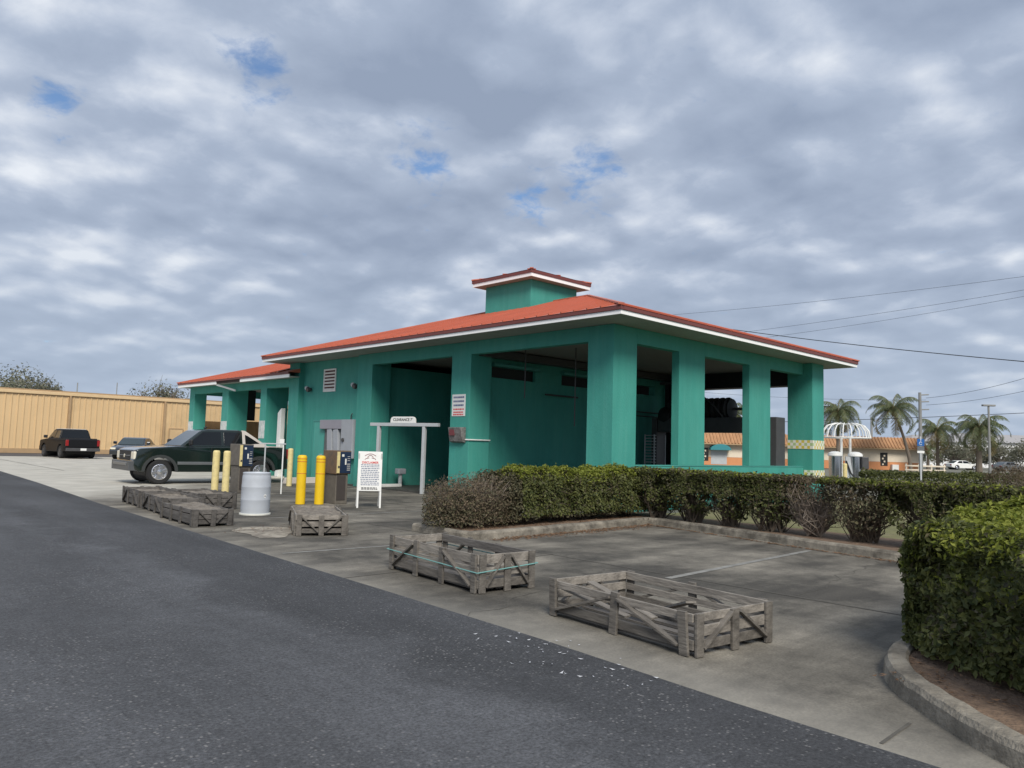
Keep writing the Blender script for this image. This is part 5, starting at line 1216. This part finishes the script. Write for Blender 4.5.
for k in range(18):
    a = 2 * pi * k / 18; mb.tube([(1.35 * cos(a) * q[0], 1.35 * sin(a) * q[0], q[1]) for q in ((.12, 3.42), (.45, 3.48), (.75, 3.35), (.93, 3.05), (1., 2.62))], .032, 6)
mb.tube([(1.35 * cos(a), 1.35 * sin(a), 2.64) for a in [2 * pi * k / 32 for k in range(33)]], .035, 6, False); mb.tube([(.25 * cos(a), .25 * sin(a), 3.43) for a in [2 * pi * k / 16 for k in range(17)]], .03, 6, False)
for k in range(6):
    a = 2 * pi * k / 6; mb.tube([(0, 0, 2.68), (1.35 * cos(a), 1.35 * sin(a), 2.64)], .03, 6)
mb.build('hoop_dome', 'white', t)
p = at(845, 480, 40); bollard('short pale yellow bollard before the vacuum station', p.x, p.y, 1.18, .11, 'cream', 'faded cream bollards')
p = at(921, 480, 34); t = thing('parking_sign', 'blue and white parking sign on a grey post behind the hedges', 'sign', (p.x, p.y, 0), rad(-44))
MB().box(-.035, .035, -.02, .02, 0, 2.55).build('post', 'galv', t); MB().box(-.16, .16, -.03, -.021, 2.12, 2.44).build('sign_board', 'blue', t); MB().box(-.16, .16, -.03, -.021, 1.92, 2.10).build('lower_plate', 'silver', t); MB().box(-.16, .16, -.03, -.021, 1.80, 1.90).build('lower_plate', 'white', t)
mb = MB(); mb.tube([(.0, -.034, 2.38), (-.005, -.034, 2.29), (.05, -.034, 2.26)], .013, 6); mb.tube([(.06 * cos(a) - .01, -.034, 2.235 + .06 * sin(a)) for a in [pi * .55 + pi * 1.3 * k / 10 for k in range(11)]], .011, 6); mb.lathe([(.022, 0), (.022, .004)], 10, Matrix.Translation((0, -.03, 2.41)) @ Matrix.Rotation(pi / 2, 4, 'X')); mb.build('wheelchair_symbol', 'white', t)

# ------------------------------------------------------------------ poles and wires
def pole(label, px, d, ytop, r, arms=(), lamp=False, cat='utility pole', name='utility_pole'):
    b = at(px, 470, d); tp = at(px, ytop, d); t = thing(name, label, cat, (b.x, b.y, 0), rad(-44)); h = tp.z
    MB().tube([(0, 0, 0), (0, 0, h)], [r, r * .7], 10).build('pole', 'pole', t)
    for k, z in enumerate(arms): MB().tube([(0, 0, h - z), (.9, 0, h - z + .06)], .07, 6).build('insulator_arm', 'pole', t)
    if lamp: MB().box(-.7, .7, -.2, .2, h, h + .2).build('lamp_head', 'pole', t, bevel=.04)
    return t
pole('tall concrete utility pole with three insulator arms above the blue sign', 921, 76, 392, .20, (.25, .95, 1.75))
pole('slim lamp pole with flat head beside the thick palm', 990, 84, 406, .15, (), True, 'lamp pole', 'street_lamp')
pole('short utility pole behind the orange building roof', 872, 104, 417, .2, (.5,))
pole('thin mast rising behind the warehouse over the black pickup', 71, 80, 382, .08, (), False, 'mast', 'mast')
pole('thin mast behind the warehouse above the sedan', 111, 84, 382, .07, (), False, 'mast', 'mast')
def wire(label, a, b, sag, r):
    A_, B_ = at(*a), at(*b); n = 24; pts = []
    for k in range(n + 1):
        q = A_.lerp(B_, k / n); q.z -= sag * 4 * (k / n) * (1 - k / n); pts.append(q)
    return tag(MB().tube(pts, r, 5).build('power_line', 'wire'), label, 'power line', 'power lines crossing the street')
wire('thickest black cable dipping from behind the eave to the right edge', (640, 315, 78), (1150, 372, 42), .45, .03)
wire('topmost thin cable rising to the right above the eave', (560, 322, 95), (1180, 255, 55), .7, .014)
wire('thin cable just under the topmost one', (560, 350, 98), (1180, 262, 55), .9, .014)
wire('thin lower cable of the two rising pairs', (560, 356, 98), (1180, 266, 56), 1.2, .013)
wire('level dark cable passing through the tops of the palms', (640, 424, 100), (1120, 408, 80), .35, .034)
wire('faint cable from the pole arm rising to the right edge', (926, 398, 76), (1120, 345, 50), .6, .017)
wire('second faint cable from the pole arm rising to the right edge', (926, 405, 76), (1120, 366, 52), .5, .016)
wire('faint cable running left from the pole arm behind the pier', (926, 400, 76), (640, 386, 95), .5, .014)
